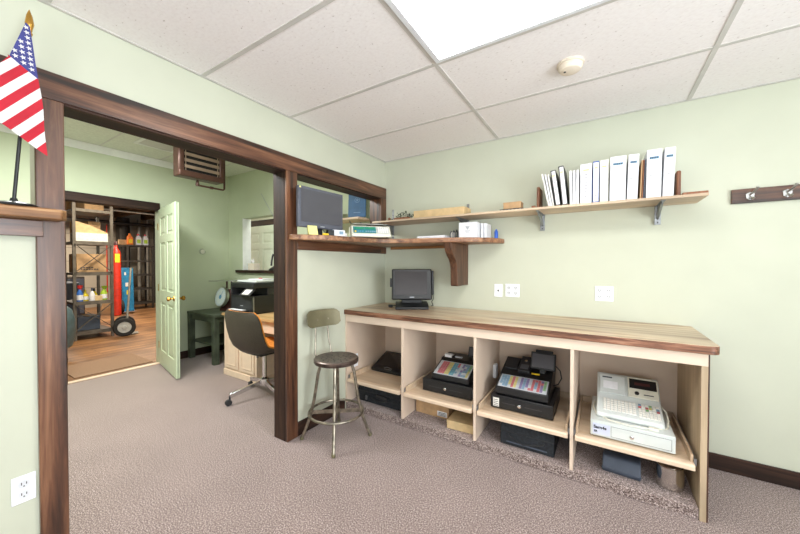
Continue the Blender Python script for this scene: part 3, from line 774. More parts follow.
# ---------- ceiling fixtures
o = root('ceiling_light', 'lit white two-by-four fluorescent panel in the ceiling', 'ceiling light', (1.8295, -1.5685, H))
m = MB()
for a in ((-.613, -.585, -.298, .298), (.585, .613, -.298, .298)): m.box(*a, -.012, -.001)
for a in ((-.585, .585, -.298, -.275), (-.585, .585, .275, .298)): m.box(*a, -.012, -.001)
m.build('frame', M['white'], o, bevel=.002)
B(-.584, .584, -.274, .274, -.007, -.003).build('diffuser', M['diffuser'], o)
o = root('smoke_detector', 'round ivory smoke detector on the ceiling tile by the light', 'smoke detector', (1.825, -.87, H-.0005))
m = MB(); m.lathe([(.066, 0), (.068, -.008), (.064, -.012)], seg=32); m.build('base', M['ivory'], o)
m = MB(); m.lathe([(.06, -.0125), (.06, -.026), (.05, -.04), (.03, -.046), (.012, -.048)], seg=32); m.build('cover', M['ivory'], o)
MB().lathe([(.006, -.047), (.006, -.0495)], (-.025, -.015, 0), 10).build('test_button', M['slot'], o)

# ---------- stool
o = root('metal_stool', 'worn grey metal stool with olive backrest beside the counter', 'stool', (.275, -1.05, 0))
SH = .61
m = MB(); m.lathe([(.145, -.012), (.163, -.008), (.168, .0), (.168, .02), (.16, .027), (.13, .024), (.05, .02), (.002, .019)], (0, 0, SH-.02), 40)
st = m.build('seat', M['stoolseat'], o)
m = MB()
for rr, n in ((.035, 6), (.075, 10), (.11, 14)):
    for k in range(n):
        a = 2*PI*k/n+rr*20; m.lathe([(.006, 0), (.006, .0012)], (rr*math.cos(a), rr*math.sin(a), SH-.02+.019+.0008+(rr-.035)*.045), 8)
m.build('perforations', M['slot'], st)
for k in range(4):
    a = math.atan2(-.188, .15)+k*PI/2
    dx, dy = math.cos(a), math.sin(a)
    MB().tube([(dx*r_, dy*r_, z) for r_, z in ((.11, SH-.03), (.135, .5), (.165, .3), (.188, .2), (.2, .16), (.232, .07), (.256, .012))], .0115, 10).build('leg', M['stoolmetal'], o)
    MB().lathe([(.014, 0), (.015, .01), (.012, .022)], (dx*.257, dy*.257, .001), 12).build('leg_cap', M['stoolback'], o)
m = MB(); m.tube([(.203*math.cos(2*PI*k/40), .203*math.sin(2*PI*k/40), .205) for k in range(40)], .0095, 8, closed=True); m.build('foot_ring', M['stoolmetal'], o)
m = MB()
for k in range(2):
    a = math.atan2(-.188, .15)+k*PI/2; dx, dy = math.cos(a), math.sin(a)
    m.bar((-dx*.19, -dy*.19, .2+.004*k), (dx*.19, dy*.19, .2+.004*k), .006, .028)
m.build('cross_brace', M['stoolmetal'], o)
m = MB(); m.lathe([(.02, .19), (.02, .215)], seg=12); m.build('hub', M['stoolmetal'], o)
# backrest: towards the wall corner, seen from its front
bd = Vector((-.97, .2, 0)).normalized(); side = Vector((-bd.y, bd.x, 0))
for s in (-1, 1):
    p = side*(.05*s)
    MB().tube([bd*.10+p*1.3+Vector((0, 0, SH-.034)), bd*.155+p*1.5+Vector((0, 0, SH-.03)), bd*.178+p*1.45+Vector((0, 0, SH+.02)), bd*.192+p*1.2+Vector((0, 0, SH+.12)), bd*.208+p+Vector((0, 0, SH+.32))], .007, 8).build('back_support', M['stoolmetal'], o)
m = MB(); n = 14; vs = []; fs = []
zc = SH+.285
def outline(t):   # rounded plate
    return t
for i in range(n+1):
    u = -1+2*i/n; hh = .066*(1-.42*max(0, abs(u)-.8)/.2); bow = -.03*u*u
    for dz in (-hh, hh):
        for th in (-.004, .004):
            p = bd*(.203-.012+bow*1.0+th+.03*(dz/.066)*.5)+side*(.152*u)+Vector((0, 0, zc+dz)); vs.append(p)
for i in range(n):
    a = i*4; b_ = a+4
    fs += [(a, b_, b_+2, a+2), (a+1, a+3, b_+3, b_+1), (a, a+1, b_+1, b_), (a+2, b_+2, b_+3, a+3)]
fs += [(0, 2, 3, 1), (n*4, n*4+1, n*4+3, n*4+2)]
m.add(vs, fs); m.build('backrest', M['stoolback'], o, bevel=.003)
for s in (-1, 1):
    m = MB()
    for z in (0, ): 
        c = bd*(.203-.02)+side*(.05*s)+Vector((0, 0, zc-.01+z)); m.lathe([(.006, -.006), (.006, .006)], c, 8)
    m.build('rivet', M['stoolmetal'], o)

# ---------- cubby contents
TZ = .2838
o = root('tablet_terminal', 'black wedge-shaped touch tablet lying in the leftmost cubby', 'tablet', (.25, -.28, TZ), 0)
pr = [(-.06, 0), (-.065, .03), (.2, .135), (.21, .12), (.2, 0)]
MB().prism(pr, 'X', -.178, .178).build('body', M['black'], o, bevel=.006)
tm = Matrix.Translation((0, -.065, .03)) @ Matrix.Rotation(math.atan2(.105, .265), 4, 'X')
m = MB(); m.M = tm; m.box(-.155, .155, .05, .262, .0005, .002); m.build('screen', M['screen'], o)
m = MB(); m.M = tm; m.box(-.03, .05, .012, .02, .0005, .002); m.tube([(-.04, .03, .004), (0, .036, .01), (.05, .026, .004)], .003, 6); m.build('trim_strip', M['zinc'], o)

def register(name, label, loc, w_, body, x0, x1, d, h):
    """cash drawer plus till body; returns root"""
    o = root(name, label, 'cash register', loc)
    B(0, w_, 0, d, .006, h).build('drawer_case', M[body], o, bevel=.004)
    fr = MB(); fr.box(.012, w_-.012, -.003, -.0003, .018, h-.014); fr = fr.build('drawer_front', M[body], o, bevel=.001)
    for x in (.03, w_-.03):
        for y in (.03, d-.03): MB().lathe([(.012, 0), (.012, .0058)], (x, y, 0), 10).build('foot', M['black2'], o)
    return o, fr
def lock(par, x, z, y=-.0032):
    m = MB(); m.M = Matrix.Translation((x, y, z)) @ Matrix.Rotation(PI/2, 4, 'X'); m.lathe([(.011, 0), (.011, .004), (.007, .006)], seg=16)
    return m.build('lock', M['chrome'], par)
def keymap(par, mtx, x0, x1, y0, y1, nx, ny, pal, name='keypad', gap=.15, mats=None, th=.003):
    mats = mats or [K[k] for k in 'rytbpgw']; m = MB(); m.M = mtx
    dx = (x1-x0)/nx; dy = (y1-y0)/ny
    for i in range(nx):
        for j in range(ny):
            m.box(x0+dx*(i+gap/2), x0+dx*(i+1-gap/2), y0+dy*(j+gap/2), y0+dy*(j+1-gap/2), .0004, th, pal(i, j))
    return m.build(name, mats, par)

# black register of the second cubby
o, fr = register('cash_register', 'black cash register with red yellow and blue keys, rear screen partly behind the divider', (.735, -.515, TZ), .42, 'black', 0, 0, .40, .104)
for a, b_ in ((.06, .165), (.24, .345)): B(a, b_, -.0045, -.0032, .05, .054).build('slot', M['slot'], fr)
lock(fr, .2, .052)
B(.4205, .4215, .02, .1, .02, .085).build('paper_label', M['paper2'], o)
BX0, BX1 = .07, .385
tb = MB(); tb.prism([(.03, .106), (.02, .112), (.022, .147), (.2, .217), (.22, .235), (.38, .245), (.385, .106)], 'X', BX0, BX1); tb = tb.build('till_body', M['black'], o, bevel=.005)
KM = Matrix.Translation((BX0, .022, .147)) @ Matrix.Rotation(math.atan2(.07, .178), 4, 'X')
m = MB(); m.M = KM; m.box(.012, .303, .01, .185, .0002, .0016); m.build('key_overlay', M['overlay'], tb)
mt = KM @ Matrix.Translation((0, 0, .0014))
keymap(tb, mt, .02, .295, .02, .175, 14, 6, lambda i, j: 6 if i < 1 or (i == 9) else (0 if 1 <= i < 4 else 1 if i < 6 else 2 if i < 8 else 0 if i == 8 and j > 3 else (random.choice([6, 3, 3, 4, 6]) if i < 13 else (5 if j > 2 else 1))), mats=None, gap=.12)
m = MB(); m.M = Matrix.Translation((0, 0, 0)); m.box(.09, .17, .225, .32, .243, .25); m.build('printer_cover', M['black2'], tb, bevel=.003)
MB().prism([(.222, .24), (.226, .262), (.25, .268), (.29, .25)], 'X', .098, .16).build('receipt_paper', M['paper'], tb)
B(.19, .25, .23, .25, .246, .256).build('window_strip', M['inklight'], tb)
m = MB(); m.M = Matrix.Translation((.33, .3, .25)) @ Matrix.Rotation(-.35, 4, 'X'); m.box(-.05, .05, -.008, .008, 0, .085); m.box(-.012, .012, 0, .03, -.03, .02); dp = m.build('customer_display', M['black2'], o, bevel=.003)
m = MB(); m.M = Matrix.Translation((.33, .3, .25)) @ Matrix.Rotation(-.35, 4, 'X'); m.box(-.042, .042, -.0095, -.0082, .012, .078); m.build('display_glass', M['greyscreen'], dp)

# black register with tilted screen in the third cubby
o, fr = register('cash_register', 'black cash register with a tilted flip-up screen and many-coloured keys', (1.30, -.525, TZ), .415, 'black', 0, 0, .40, .098)
for a, b_ in ((.085, .17), (.235, .345)): B(a, b_, -.0045, -.0032, .05, .054).build('slot', M['slot'], fr)
lock(fr, .2, .05)
s = MB(); s.box(.02, .062, -.0045, -.0032, .018, .08, 0)
for i in range(4): s.box(.025, .055, -.0052, -.0044, .024+.013*i, .028+.013*i, 1)
s.build('info_label', [M['paper2'], M['ink']], fr)
BX0, BX1 = .03, .385
tb = MB(); tb.prism([(.03, .1), (.012, .108), (.012, .158), (.155, .212), (.18, .226), (.37, .29), (.385, .1)], 'X', BX0, BX1); tb = tb.build('till_body', M['black'], o, bevel=.005)
KM = Matrix.Translation((BX0, .012, .158)) @ Matrix.Rotation(math.atan2(.054, .143), 4, 'X')
m = MB(); m.M = KM; m.box(.014, .34, .008, .146, .0002, .0016); m.build('key_overlay', M['overlay'], tb)
pal3 = {0: 3, 1: 3, 2: 3, 3: 1, 4: 0, 5: 1, 6: 6, 7: 4, 8: 3, 9: 4, 10: 6, 11: 0, 12: 3, 13: 0, 14: 4, 15: 5}
keymap(tb, KM @ Matrix.Translation((0, 0, .0014)), .022, .332, .016, .138, 16, 5, lambda i, j: 6 if j == 0 and i % 3 == 0 else (pal3[i] if (i+j*2) % 5 else 0 if i > 9 else pal3[i]), gap=.12)
SL = Matrix.Translation((0, .18, .226)) @ Matrix.Rotation(math.atan2(.064, .19), 4, 'X')
m = MB(); m.M = SL; m.box(.05, .14, .03, .17, .0006, .016); m.build('printer_cover', M['black2'], tb, bevel=.004)
m = MB(); m.M = SL; m.box(.15, .235, .0, .19, .0006, .03); m = m.build('journal_box', M['black2'], tb, bevel=.004)
m = MB(); m.M = SL; m.box(.165, .22, .02, .075, .031, .033); m.build('grey_flap', M['greyscreen'], tb)
m = MB(); m.M = SL; m.lathe([(.011, .031), (.011, .037)], (.192, .12, 0), 12); m.build('key_lock', M['chrome'], tb)
DM = Matrix.Translation((.315, .23, .262)) @ Matrix.Rotation(-.42, 4, 'X')
m = MB(); m.M = DM; m.box(-.085, .085, -.01, .012, 0, .125); m.box(-.06, .06, .02, .045, .05, .15); m.box(-.02, .02, .0, .06, -.03, .06); dp = m.build('operator_screen', M['black2'], o, bevel=.004)
m = MB(); m.M = DM; m.box(-.073, .073, -.0118, -.0102, .014, .112); m.build('screen_glass', M['greyscreen'], dp)
MB().tube([(.40, .25, .3), (.43, .25, .27), (.44, .24, .22), (.42, .22, .18), (.39, .2, .17)], .004, 8).build('cable', M['black'], o)
m = MB(); m.M = SL; m.box(.245, .30, .01, .025, .0006, .004); m.build('warning_label', M['brightyellow'], tb)

# white register of the fourth cubby
o, fr = register('cash_register', 'white cash register with a paper slip and dark display window', (1.928, -.585, TZ), .40, 'regwhite', 0, 0, .42, .1)
lock(fr, .205, .045)
pl = B(.012, .1, -.0045, -.0032, .02, .084).build('maker_label', M['labelpale'], fr)
text('Sam4s', .026, M['inkblack'], pl, XZ((.017, -.0048, .054)))
text('ER', .017, M['inkblack'], pl, XZ((.018, -.0048, .031)))
m = MB()
for b_ in ((.105, .383, .02, .0215), (.105, .383, .0805, .082), (.105, .1065, .02, .082), (.3815, .383, .02, .082)): m.box(b_[0], b_[1], -.0036, -.0031, b_[2], b_[3])
m.build('panel_groove', M['ink'], fr)
BX0, BX1 = .03, .362
tb = MB(); tb.prism([(.06, .102), (.055, .115), (.065, .13), (.2, .175), (.225, .19), (.345, .285), (.385, .29), (.4, .102)], 'X', BX0, BX1); tb = tb.build('till_body', M['regwhite'], o, bevel=.008)
KM = Matrix.Translation((BX0, .065, .13)) @ Matrix.Rotation(math.atan2(.045, .135), 4, 'X')
keymap(tb, KM, .035, .205, .03, .14, 9, 6, lambda i, j: 0, mats=[M['regkey']], th=.006, gap=.2)
keymap(tb, KM, .215, .32, .02, .14, 6, 6, lambda i, j: [1, 1, 0, 0, 2, 3, 0, 0, 4, 0, 0][(i*5+j*3) % 11] if j > 2 or i > 4 else 0, mats=[M['regkey'], K['r'], K['b'], K['y'], K['g']], th=.006, gap=.2, name='function_keys')
UM = Matrix.Translation((BX0, .225, .19)) @ Matrix.Rotation(math.atan2(.095, .12), 4, 'X')
m = MB(); m.M = UM; m.box(.015, .155, .012, .15, .0005, .008); pc = m.build('printer_lid', M['regwhite'], tb, bevel=.003)
m = MB(); m.M = UM; m.box(.035, .115, .045, .1, .0086, .0105); m.build('paper_slip', M['paper'], pc)
m = MB(); m.M = UM; m.box(.17, .325, .012, .158, .0005, .01); dp = m.build('display_housing', M['cream'], tb, bevel=.003)
m = MB(); m.M = UM; m.box(.178, .318, .075, .145, .0102, .012); dg = m.build('display_window', M['black'], dp)
m = MB(); m.M = UM; m.box(.205, .285, .1, .12, .0122, .0132); m.build('display_digits', M['maroon'], dg)
m = MB(); m.M = UM @ Matrix.Translation((.215, .04, .0102)); m.lathe([(.012, 0), (.012, .006)], seg=14); m.build('key_switch', M['black2'], dp)
m = MB(); m.M = UM; m.box(.25, .3, .035, .041, .0102, .0112); m.build('model_text', M['ink'], dp)
m = MB(); m.M = UM; m.box(.03, .085, .125, .135, .0086, .0095); m.build('maker_mark', M['ink'], pc)
MB().tube([(.02, .3, .103), (.012, .2, .104), (.03, .1, .104), (.1, .03, .104), (.2, .016, .104), (.3, .03, .105), (.375, .08, .105), (.39, .16, .12), (.385, .22, .15), (.36, .26, .17)], .0045, 8).build('cable', M['cream'], o)
B(.285, .33, .018, .04, .1005, .116).build('cable_plug', M['cream'], o, bevel=.003)

# below the trays, standing on the carpeted plinth
PZ = .0628
def bag(label, loc, sx, sy, sz, rz=0):
    o = root('equipment_bag', label, 'bag', loc, rz)
    m = MB(); nx, ny = 12, 8; vs = []; fs = []
    m.prism([(-sy/2, .01), (-sy/2+.01, 0), (sy/2-.01, 0), (sy/2, .01), (sy/2, sz*.7), (sy/2-.03, sz), (-sy/2+.03, sz), (-sy/2, sz*.7)], 'X', -sx/2, sx/2)
    b_ = m.build('body', M['blackfab'], o, bevel=.012, seg=3)
    z = MB(); z.tube([(-sx/2-.001, -sy/2-.001, sz*.66), (sx/2+.001, -sy/2-.001, sz*.66), (sx/2+.001, sy/2, sz*.66)], .003, 6); z.build('zip', M['black'], b_)
    MB().tube([(-sx*.22, 0, sz), (-sx*.2, -.02, sz+.012), (0, -.035, sz+.018), (sx*.2, -.02, sz+.012), (sx*.22, 0, sz)], .006, 8).build('handle', M['black2'], o)
    MB().tube([(-sx*.45, -sy*.3, sz*.9), (-sx*.3, -sy*.5-.008, sz*.5), (-.02, -sy*.5-.01, sz*.25), (sx*.3, -sy*.5-.008, sz*.45), (sx*.46, -sy*.3, sz*.9)], .005, 8).build('strap', M['black2'], o)
    return o
o = bag('black strap bag under the leftmost tray', (.315, -.36, PZ), .50, .36, .15)
MB().tube([(-.02, -.192, .085), (.1, -.194, .08)], .02, 12).build('grip_pad', M['black2'], o)
MB().box(-.15, -.132, -.197, -.183, .03, .07).build('buckle', M['zinc'], o, bevel=.002)
o = bag('black bag under the tray of the screen-topped register', (1.555, -.42, PZ), .345, .30, .15)
MB().tube([(-.13, -.152, .03), (.13, -.152, .03)], .004, 6).build('piping', M['greyplastic'], o)
o = root('cardboard_box', 'brown cardboard box with white sticker under the second tray', 'box', (.80, -.30, PZ))
B(-.16, .14, -.155, .1, 0, .17).build('body', M['kraft'], o, bevel=.003)
s = MB(); s.box(.04, .125, -.1562, -.1552, .015, .055, 0)
for i in range(3): s.box(.05, .115, -.1566, -.1561, .02+.011*i, .025+.011*i, 1)
s.build('shipping_label', [M['paper'], M['ink']], o)
s = MB()
for i in range(5): s.box(-.14+.03*i, -.118+.03*i, -.1562, -.1552, .1, .125)
s.build('printed_marks', M['ink'], o)
o = root('carton', 'low pale carton in front at the right under the second tray', 'box', (1.08, -.47, PZ), .06)
B(-.108, .105, -.1, .12, 0, .062).build('body', M['kraft2'], o, bevel=.003)
B(-.109, .106, -.1008, .1208, .045, .0635).build('lid', M['kraft2'], o, bevel=.002)
o = root('cash_tray', 'slate grey plastic tray tipped on edge under the white register', 'tray', (2.095, -.43, PZ), -.06)
MB().prism([(-.11, .0), (-.125, .03), (-.085, .085), (-.06, .09), (.08, .06), (.09, 0)], 'X', -.098, .092).build('body', M['greyplastic'], o, bevel=.006)
MB().box(-.1, .094, -.128, -.118, .024, .034).build('rim', M['greyplastic'], o, bevel=.002)
o = root('steel_canister', 'shiny steel canister on the plinth in the rightmost cubby', 'canister', (2.318, -.49, PZ))
MB().lathe([(.058, 0), (.063, .004), (.063, .12), (.06, .123), (.057, .12), (.057, .02), (.002, .018)], seg=32).build('pot', M['steelpot'], o)
MB().lathe([(.056, .112), (.05, .122), (.012, .128), (.012, .14), (.002, .142)], seg=28).build('lid', M['steelpot'], o)
o = root('charger', 'white plug-in charger on the divider left of the screen-topped register', 'charger', (1.2295, -.2, .395))
B(.0, .028, -.03, .03, 0, .11).build('body', M['white'], o, bevel=.006)
o = root('power_strip', 'white socket on the side panel behind the stool seat', 'outlet', (.0185, -.52, .42))
B(0, .006, -.035, .035, -.06, .06).build('plate', M['outlet'], o, bevel=.002)
B(.0062, .02, -.018, .018, -.03, .02).build('plug', M['white'], o, bevel=.003)

# ================================================================== BACK ROOM
o = root('unit_heater', 'brown slatted heater hanging near the ceiling of the back room', 'heater', (-1.8, -.985, 2.268))
HH = .36
HW = .235
m = MB(); m.box(-.13, 0, -HW, HW, .0, HH); m.build('case', M['heater'], o, bevel=.012)
m = MB()
for b_ in ((-HW, HW, 0, .06), (-HW, HW, HH-.03, HH), (-HW, -HW+.045, .06, HH-.03), (HW-.045, HW, .06, HH-.03)): m.box(.0005, .022, *b_)
m.build('front_frame', M['heater'], o, bevel=.006)
B(.0005, .004, -HW+.046, HW-.046, .061, HH-.031).build('gap_shade', M['darkvoid'], o)  # near-black sheet paints the shade between the louvres
m = MB()
for i in range(4): m.obox((.016, 0, .105+.066*i), (.005, 2*HW-.1, .034), Matrix.Rotation(-.12, 3, 'Y'))
for y in (-.17, .17): m.box(.005, .011, y-.004, y+.004, .062, HH-.032)
m.build('louvres', M['heaterslat'], o)
m = MB(); m.tube([(-.06, -.02, -.001), (-.06, -.02, -.045), (-.06, .0, -.06), (-.06, .27, -.06), (-.06, .285, -.045), (-.06, .285, H2-2.268-.001)], .011, 10)
m.lathe([(.018, -.07), (.021, -.055), (.018, -.035), (.014, -.015)], (-.06, -.02, 0), 12); m.tube([(-.06, .12, -.06), (-.06, .15, -.06)], .017, 10)
m.build('supply_pipe', M['heater'], o)
for y in (-.16, .16): MB().tube([(-.06, y, HH), (-.06, y, H2-2.268-.001)], .005, 8).build('hanger_rod', M['heater'], o)
o = root('ceiling_vent', 'white framed square vent in the back room ceiling', 'vent', (-2.27, -1.19, H2))
m = MB()
for b_ in ((-.2, .2, -.2, -.165), (-.2, .2, .165, .2), (-.2, -.165, -.165, .165), (.165, .2, -.165, .165)): m.box(*b_, -.012, -.001)
m.build('frame', M['white_trim'], o, bevel=.003)
B(-.164, .164, -.164, .164, -.006, -.002).build('grille', M['tbar'], o)
o = root('thermostat', 'small round thermostat on the back room wall right of the open door', 'thermostat', (XF+.0005, -.405, 1.505))
m = MB(); m.M = Matrix.Rotation(PI/2, 4, 'Y'); m.lathe([(.042, 0), (.042, .012), (.034, .024)], seg=26); m.build('ring', M['chrome'], o)
m = MB(); m.M = Matrix.Rotation(PI/2, 4, 'Y'); m.lathe([(.032, .0245), (.024, .03), (.002, .032)], seg=24); m.build('dial', M['cream'], o)

# green side table with dial scale
o = root('side_table', 'dark green wooden side table against the back room wall', 'table', (-2.61, -.31, 0))
B(-.36, .36, -.31, .29, .625, .66).build('tabletop', M['tablegreen'], o, bevel=.003)
for x in (-.325, .305):
    for y in (-.27, .25): B(x-.035, x+.035, y-.035, y+.035, .0, .624).build('leg', M['tablegreen'], o, bevel=.004)
m = MB(); m.box(-.29, .27, -.285, -.262, .55, .624); m.box(-.29, .27, .245, .265, .55, .624); m.box(-.34, -.318, -.234, .214, .55, .624); m.box(.298, .32, -.234, .214, .55, .624)
m.build('apron', M['tablegreen'], o)
B(-.3, .28, -.28, .26, .24, .262).build('lower_shelf', M['tablegreen'], o, bevel=.002)
o = root('kraft_box', 'brown box on the lower shelf of the green side table', 'box', (-2.6, -.12, .263))
B(-.14, .14, -.1, .1, 0, .13).build('body', M['kraft'], o, bevel=.003); B(-.141, .141, -.02, .02, .1305, .132).build('tape', M['kraft2'], o)
o = root('dial_scale', 'old maroon dial scale standing on the green side table', 'scale', (-2.56, -.26, .661), .5)
MB().prism([(-.1, 0), (-.1, .03), (-.07, .06), (-.06, .22), (-.03, .3), (.07, .3), (.09, 0)], 'X', -.07, .07).build('case', M['maroon'], o, bevel=.01)
dm = Matrix.Translation((-.03, -.11, .2)) @ Matrix.Rotation(-.5, 4, 'Z') @ Matrix.Rotation(PI/2-.22, 4, 'X')
m = MB(); m.M = dm; m.lathe([(.135, -.03), (.14, 0), (.14, .012), (.128, .016)], seg=36); dr = m.build('dial_rim', M['steel'], o)
m = MB(); m.M = dm; m.lathe([(.126, .0165), (.002, .018)], seg=36); m.build('dial_face', M['dial'], dr)
m = MB(); m.M = dm
for k in range(24): a = 2*PI*k/24; m.obox((.11*math.cos(a), .11*math.sin(a), .0185), (.018, .004, .001), Matrix.Rotation(a, 3, 'Z'))
m.bar((0, 0, .021), (.05, .085, .021), .006, .001); m.lathe([(.03, .0185), (.03, .02)], seg=20)
m.build('dial_marks', M['labelblue'], dr)
MB().tube([(-.03, .02, .3), (-.03, .02, .42)], .012, 10).tube([(.04, .02, .3), (.04, .02, .42)], .012, 10).build('posts', M['maroon'], o)
MB().box(-.2, .18, -.14, .16, .421, .43).build('weighing_plate', M['steel'], o, bevel=.003)

# desk
o = root('office_desk', 'peach painted desk with blond top in the back room', 'desk', (0, 0, 0))
B(-1.87, -.35, -.74, -.03, .712, .742).build('desktop', M['desktop'], o, bevel=.004)
pd = B(-1.855, -1.22, -.715, -.05, .05, .711).build('pedestal', M['deskpaint'], o, bevel=.002)
B(-1.865, -1.21, -.722, -.045, .001, .07).build('plinth', M['deskpaint'], o, bevel=.003)
for a, b_ in ((-1.82, -1.555), (-1.52, -1.255)):
    m = MB(); m.box(a, b_, -.728, -.716, .1, .68)
    dr = m.build('cupboard_door', M['deskpaint'], o, bevel=.002)
    m = MB()
    for q in ((a+.035, b_-.035, .135, .147), (a+.035, b_-.035, .633, .645), (a+.035, a+.047, .147, .633), (b_-.047, b_-.035, .147, .633)): m.box(q[0], q[1], -.734, -.7285, q[2], q[3])
    m.build('moulding', M['deskpaint'], dr, bevel=.002)
B(-1.219, -.36, -.7, -.68, .58, .711).build('knee_drawer', M['deskpaint'], o, bevel=.003)
B(-.42, -.36, -.70, -.05, .001, .711).build('end_panel', M['deskpaint'], o, bevel=.002)
B(-1.205, -1.19, -.728, -.71, .3, .34).build('latch', M['zinc'], o)
# printer
o = root('printer', 'black multifunction office printer on the desk', 'printer', (-1.60, -.40, .7425))
m = MB(); m.box(-.22, .22, -.25, .22, 0, .215); m.build('body', M['black'], o, bevel=.006)
m = MB(); m.prism([(-.235, .012), (-.251, .03), (-.2515, .17), (-.2505, .19), (-.2505, .012)], 'X', -.2, .19); m.build('front_cover', M['black2'], o)
B(-.17, .15, -.33, -.2525, .01, .05).build('paper_tray', M['black2'], o, bevel=.003)
B(-.14, .12, -.3285, -.27, .0505, .054).build('tray_paper', M['paper'], o)
B(-.22, .22, -.06, .22, .2155, .30).build('back_housing', M['black2'], o, bevel=.004)
B(-.22, -.2, -.25, -.0605, .2155, .3).build('side_wall', M['black2'], o, bevel=.002)
B(-.225, .225, -.25, .225, .3005, .36).build('scanner', M['black'], o, bevel=.008)
B(-.18, .2, -.2, .2, .3605, .39).build('document_feeder', M['regwhite'], o, bevel=.012)
m = MB(); m.M = Matrix.Translation((.12, -.252, .26)) @ Matrix.Rotation(.75, 4, 'X'); m.box(-.1, .1, -.06, .05, -.008, .004); cp_ = m.build('control_panel', M['black2'], o, bevel=.003)
m = MB(); m.M = Matrix.Translation((.12, -.252, .26)) @ Matrix.Rotation(.75, 4, 'X'); m.box(-.06, .07, -.045, .035, .0045, .006); m.build('panel_screen', M['paper2'], cp_)
B(.2205, .224, -.25, -.235, .01, .2).build('edge_trim', M['zinc'], o)
B(-.02, .03, -.2525, -.2515, .09, .096).build('maker_mark', M['inklight'], o)
o = root('paper_pile', 'loose papers with a small red clip on top of the printer', 'papers', (-1.56, -.42, .7425+.391), .2)
B(-.11, .11, -.09, .09, 0, .012).build('sheets', M['paper'], o); B(-.01, .03, -.03, -.01, .0125, .022).build('red_clip', M['sprayred'], o)
# things on the pass-through sill
o = root('tissue_box', 'pale yellow tissue box on the dark pass-through sill', 'tissue box', (-2.40, .03, NZ0+.0285))
B(-.055, .09, -.05, .05, 0, .1).build('carton', M['ivory'], o, bevel=.003)
B(-.07, -.0555, -.05, .05, 0, .098).build('end_flap', M['dial'], o, bevel=.002)
m = MB()
for k in range(5):
    a = k*1.25; m.add([(0, 0, .1005), (.035*math.cos(a), .02*math.sin(a), .13), (.03*math.cos(a+.5)-.03, .015*math.sin(a+.5), .185-.01*k), (.02*math.cos(a+1.1)-.01, .02*math.sin(a+1.1), .135)], [(0, 1, 2), (0, 2, 3), (0, 1, 3), (1, 2, 3)])
m.build('tissue', M['paper'], o)
o = root('telephone', 'black telephone at the right end of the pass-through sill', 'telephone', (-1.87, .03, NZ0+.0285), .2)
MB().prism([(-.06, 0), (-.06, .02), (.05, .07), (.06, 0)], 'X', -.08, .08).build('base', M['black'], o, bevel=.006)
MB().tube([(-.065, -.02, .07), (-.075, 0, .14), (-.07, .01, .2), (-.06, .02, .23)], [.014, .012, .012, .016], 10).build('handset', M['black2'], o)
w = MB().tube([(-2.15, -.003, 2.33), (-2.05, -.004, 2.2), (-1.95, -.004, 2.08), (-1.83, -.004, 1.93)], .003, 6).build('antenna_wire', M['inklight'])  # thin antenna-like wire lying flat along the wall
tag(w, 'thin pale wire slanting down across the pass-through corner', 'wire')

# office chair
o = root('office_chair', 'dark shell office chair with orange upholstery at the desk', 'chair', (-.89, -.85, 0)); o.scale = (1.1, 1.1, 1.06)
for k in range(4):
    a = math.atan2(-.306, -.06)+k*PI/2; dx, dy = math.cos(a), math.sin(a)
    lg_ = MB().bar((dx*.03, dy*.03, .135), (dx*.3, dy*.3, .085), .022, .04).build('leg', M['chrome'], o, bevel=.004)
    cs = MB(); cs.tube([(dx*.3, dy*.3, .084), (dx*.3, dy*.3, .05)], .008, 8)
    cs.tube([(dx*.31-dy*.014, dy*.31+dx*.014, .0275), (dx*.31+dy*.014, dy*.31-dx*.014, .0275)], .026, 16)
    cs.build('caster', M['black2'], lg_)
MB().lathe([(.04, .1), (.045, .12), (.04, .165), (.02, .18), (.018, .4), (.03, .41)], seg=18).build('column', M['chrome'], o)
B(-.11, .11, -.11, .11, .41, .425).build('seat_plate', M['black'], o)
# moulded shell: profile from seat front up to the back top, swept across
def shell(off, shrink, name, mat, mi_top=None):
    prof = [(.24, .435), (.2, .43), (.1, .425), (0, .425), (-.1, .432), (-.17, .455), (-.215, .5), (-.24, .56), (-.26, .65), (-.27, .74), (-.272, .80), (-.27, .835)]
    n = len(prof); cols = 16; front = []; back = []
    for i, (py, pz) in enumerate(prof):
        q = i/(n-1)
        hw = (.2+.06*math.sin(min(1, q*1.3)*PI*.62)) if q < .8 else .255-.07*((q-.8)/.2)**2
        hw *= shrink
        # direction towards the sitter
        if i == 0: ty, tz = prof[1][0]-py, prof[1][1]-pz
        elif i == n-1: ty, tz = py-prof[-2][0], pz-prof[-2][1]
        else: ty, tz = prof[i+1][0]-prof[i-1][0], prof[i+1][1]-prof[i-1][1]
        l = math.hypot(ty, tz); ny, nz = -tz/l*-1, ty/l*-1
        ny, nz = tz/l, -ty/l
        for j in range(cols+1):
            u = -1+2*j/cols; lift = .075*abs(u)**2.4*(.55+.45*math.sin(q*PI))
            front.append((hw*u, py+ny*(lift+off), pz+nz*(lift+off)))
            back.append((hw*u, py+ny*(lift+off-.012), pz+nz*(lift+off-.012)))
    m = MB(); N0 = len(front); fs = []
    for i in range(n-1):
        for j in range(cols):
            a = i*(cols+1)+j; fs.append((a, a+1, a+cols+2, a+cols+1)); fs.append(tuple(N0+k for k in (a, a+cols+1, a+cols+2, a+1)))
    for j in range(cols):
        fs.append((j, N0+j, N0+j+1, j+1)); a = (n-1)*(cols+1)+j; fs.append((a, a+1, N0+a+1, N0+a))
    for i in range(n-1):
        a = i*(cols+1); fs.append((a, a+cols+1, N0+a+cols+1, N0+a)); a += cols; fs.append((a, N0+a, N0+a+cols+1, a+cols+1))
    m.add(front+back, fs); return m.build(name, mat, o, smooth=50)
shell(0, 1, 'shell', M['chairshell']); shell(.0135, .985, 'upholstery', M['orange'])

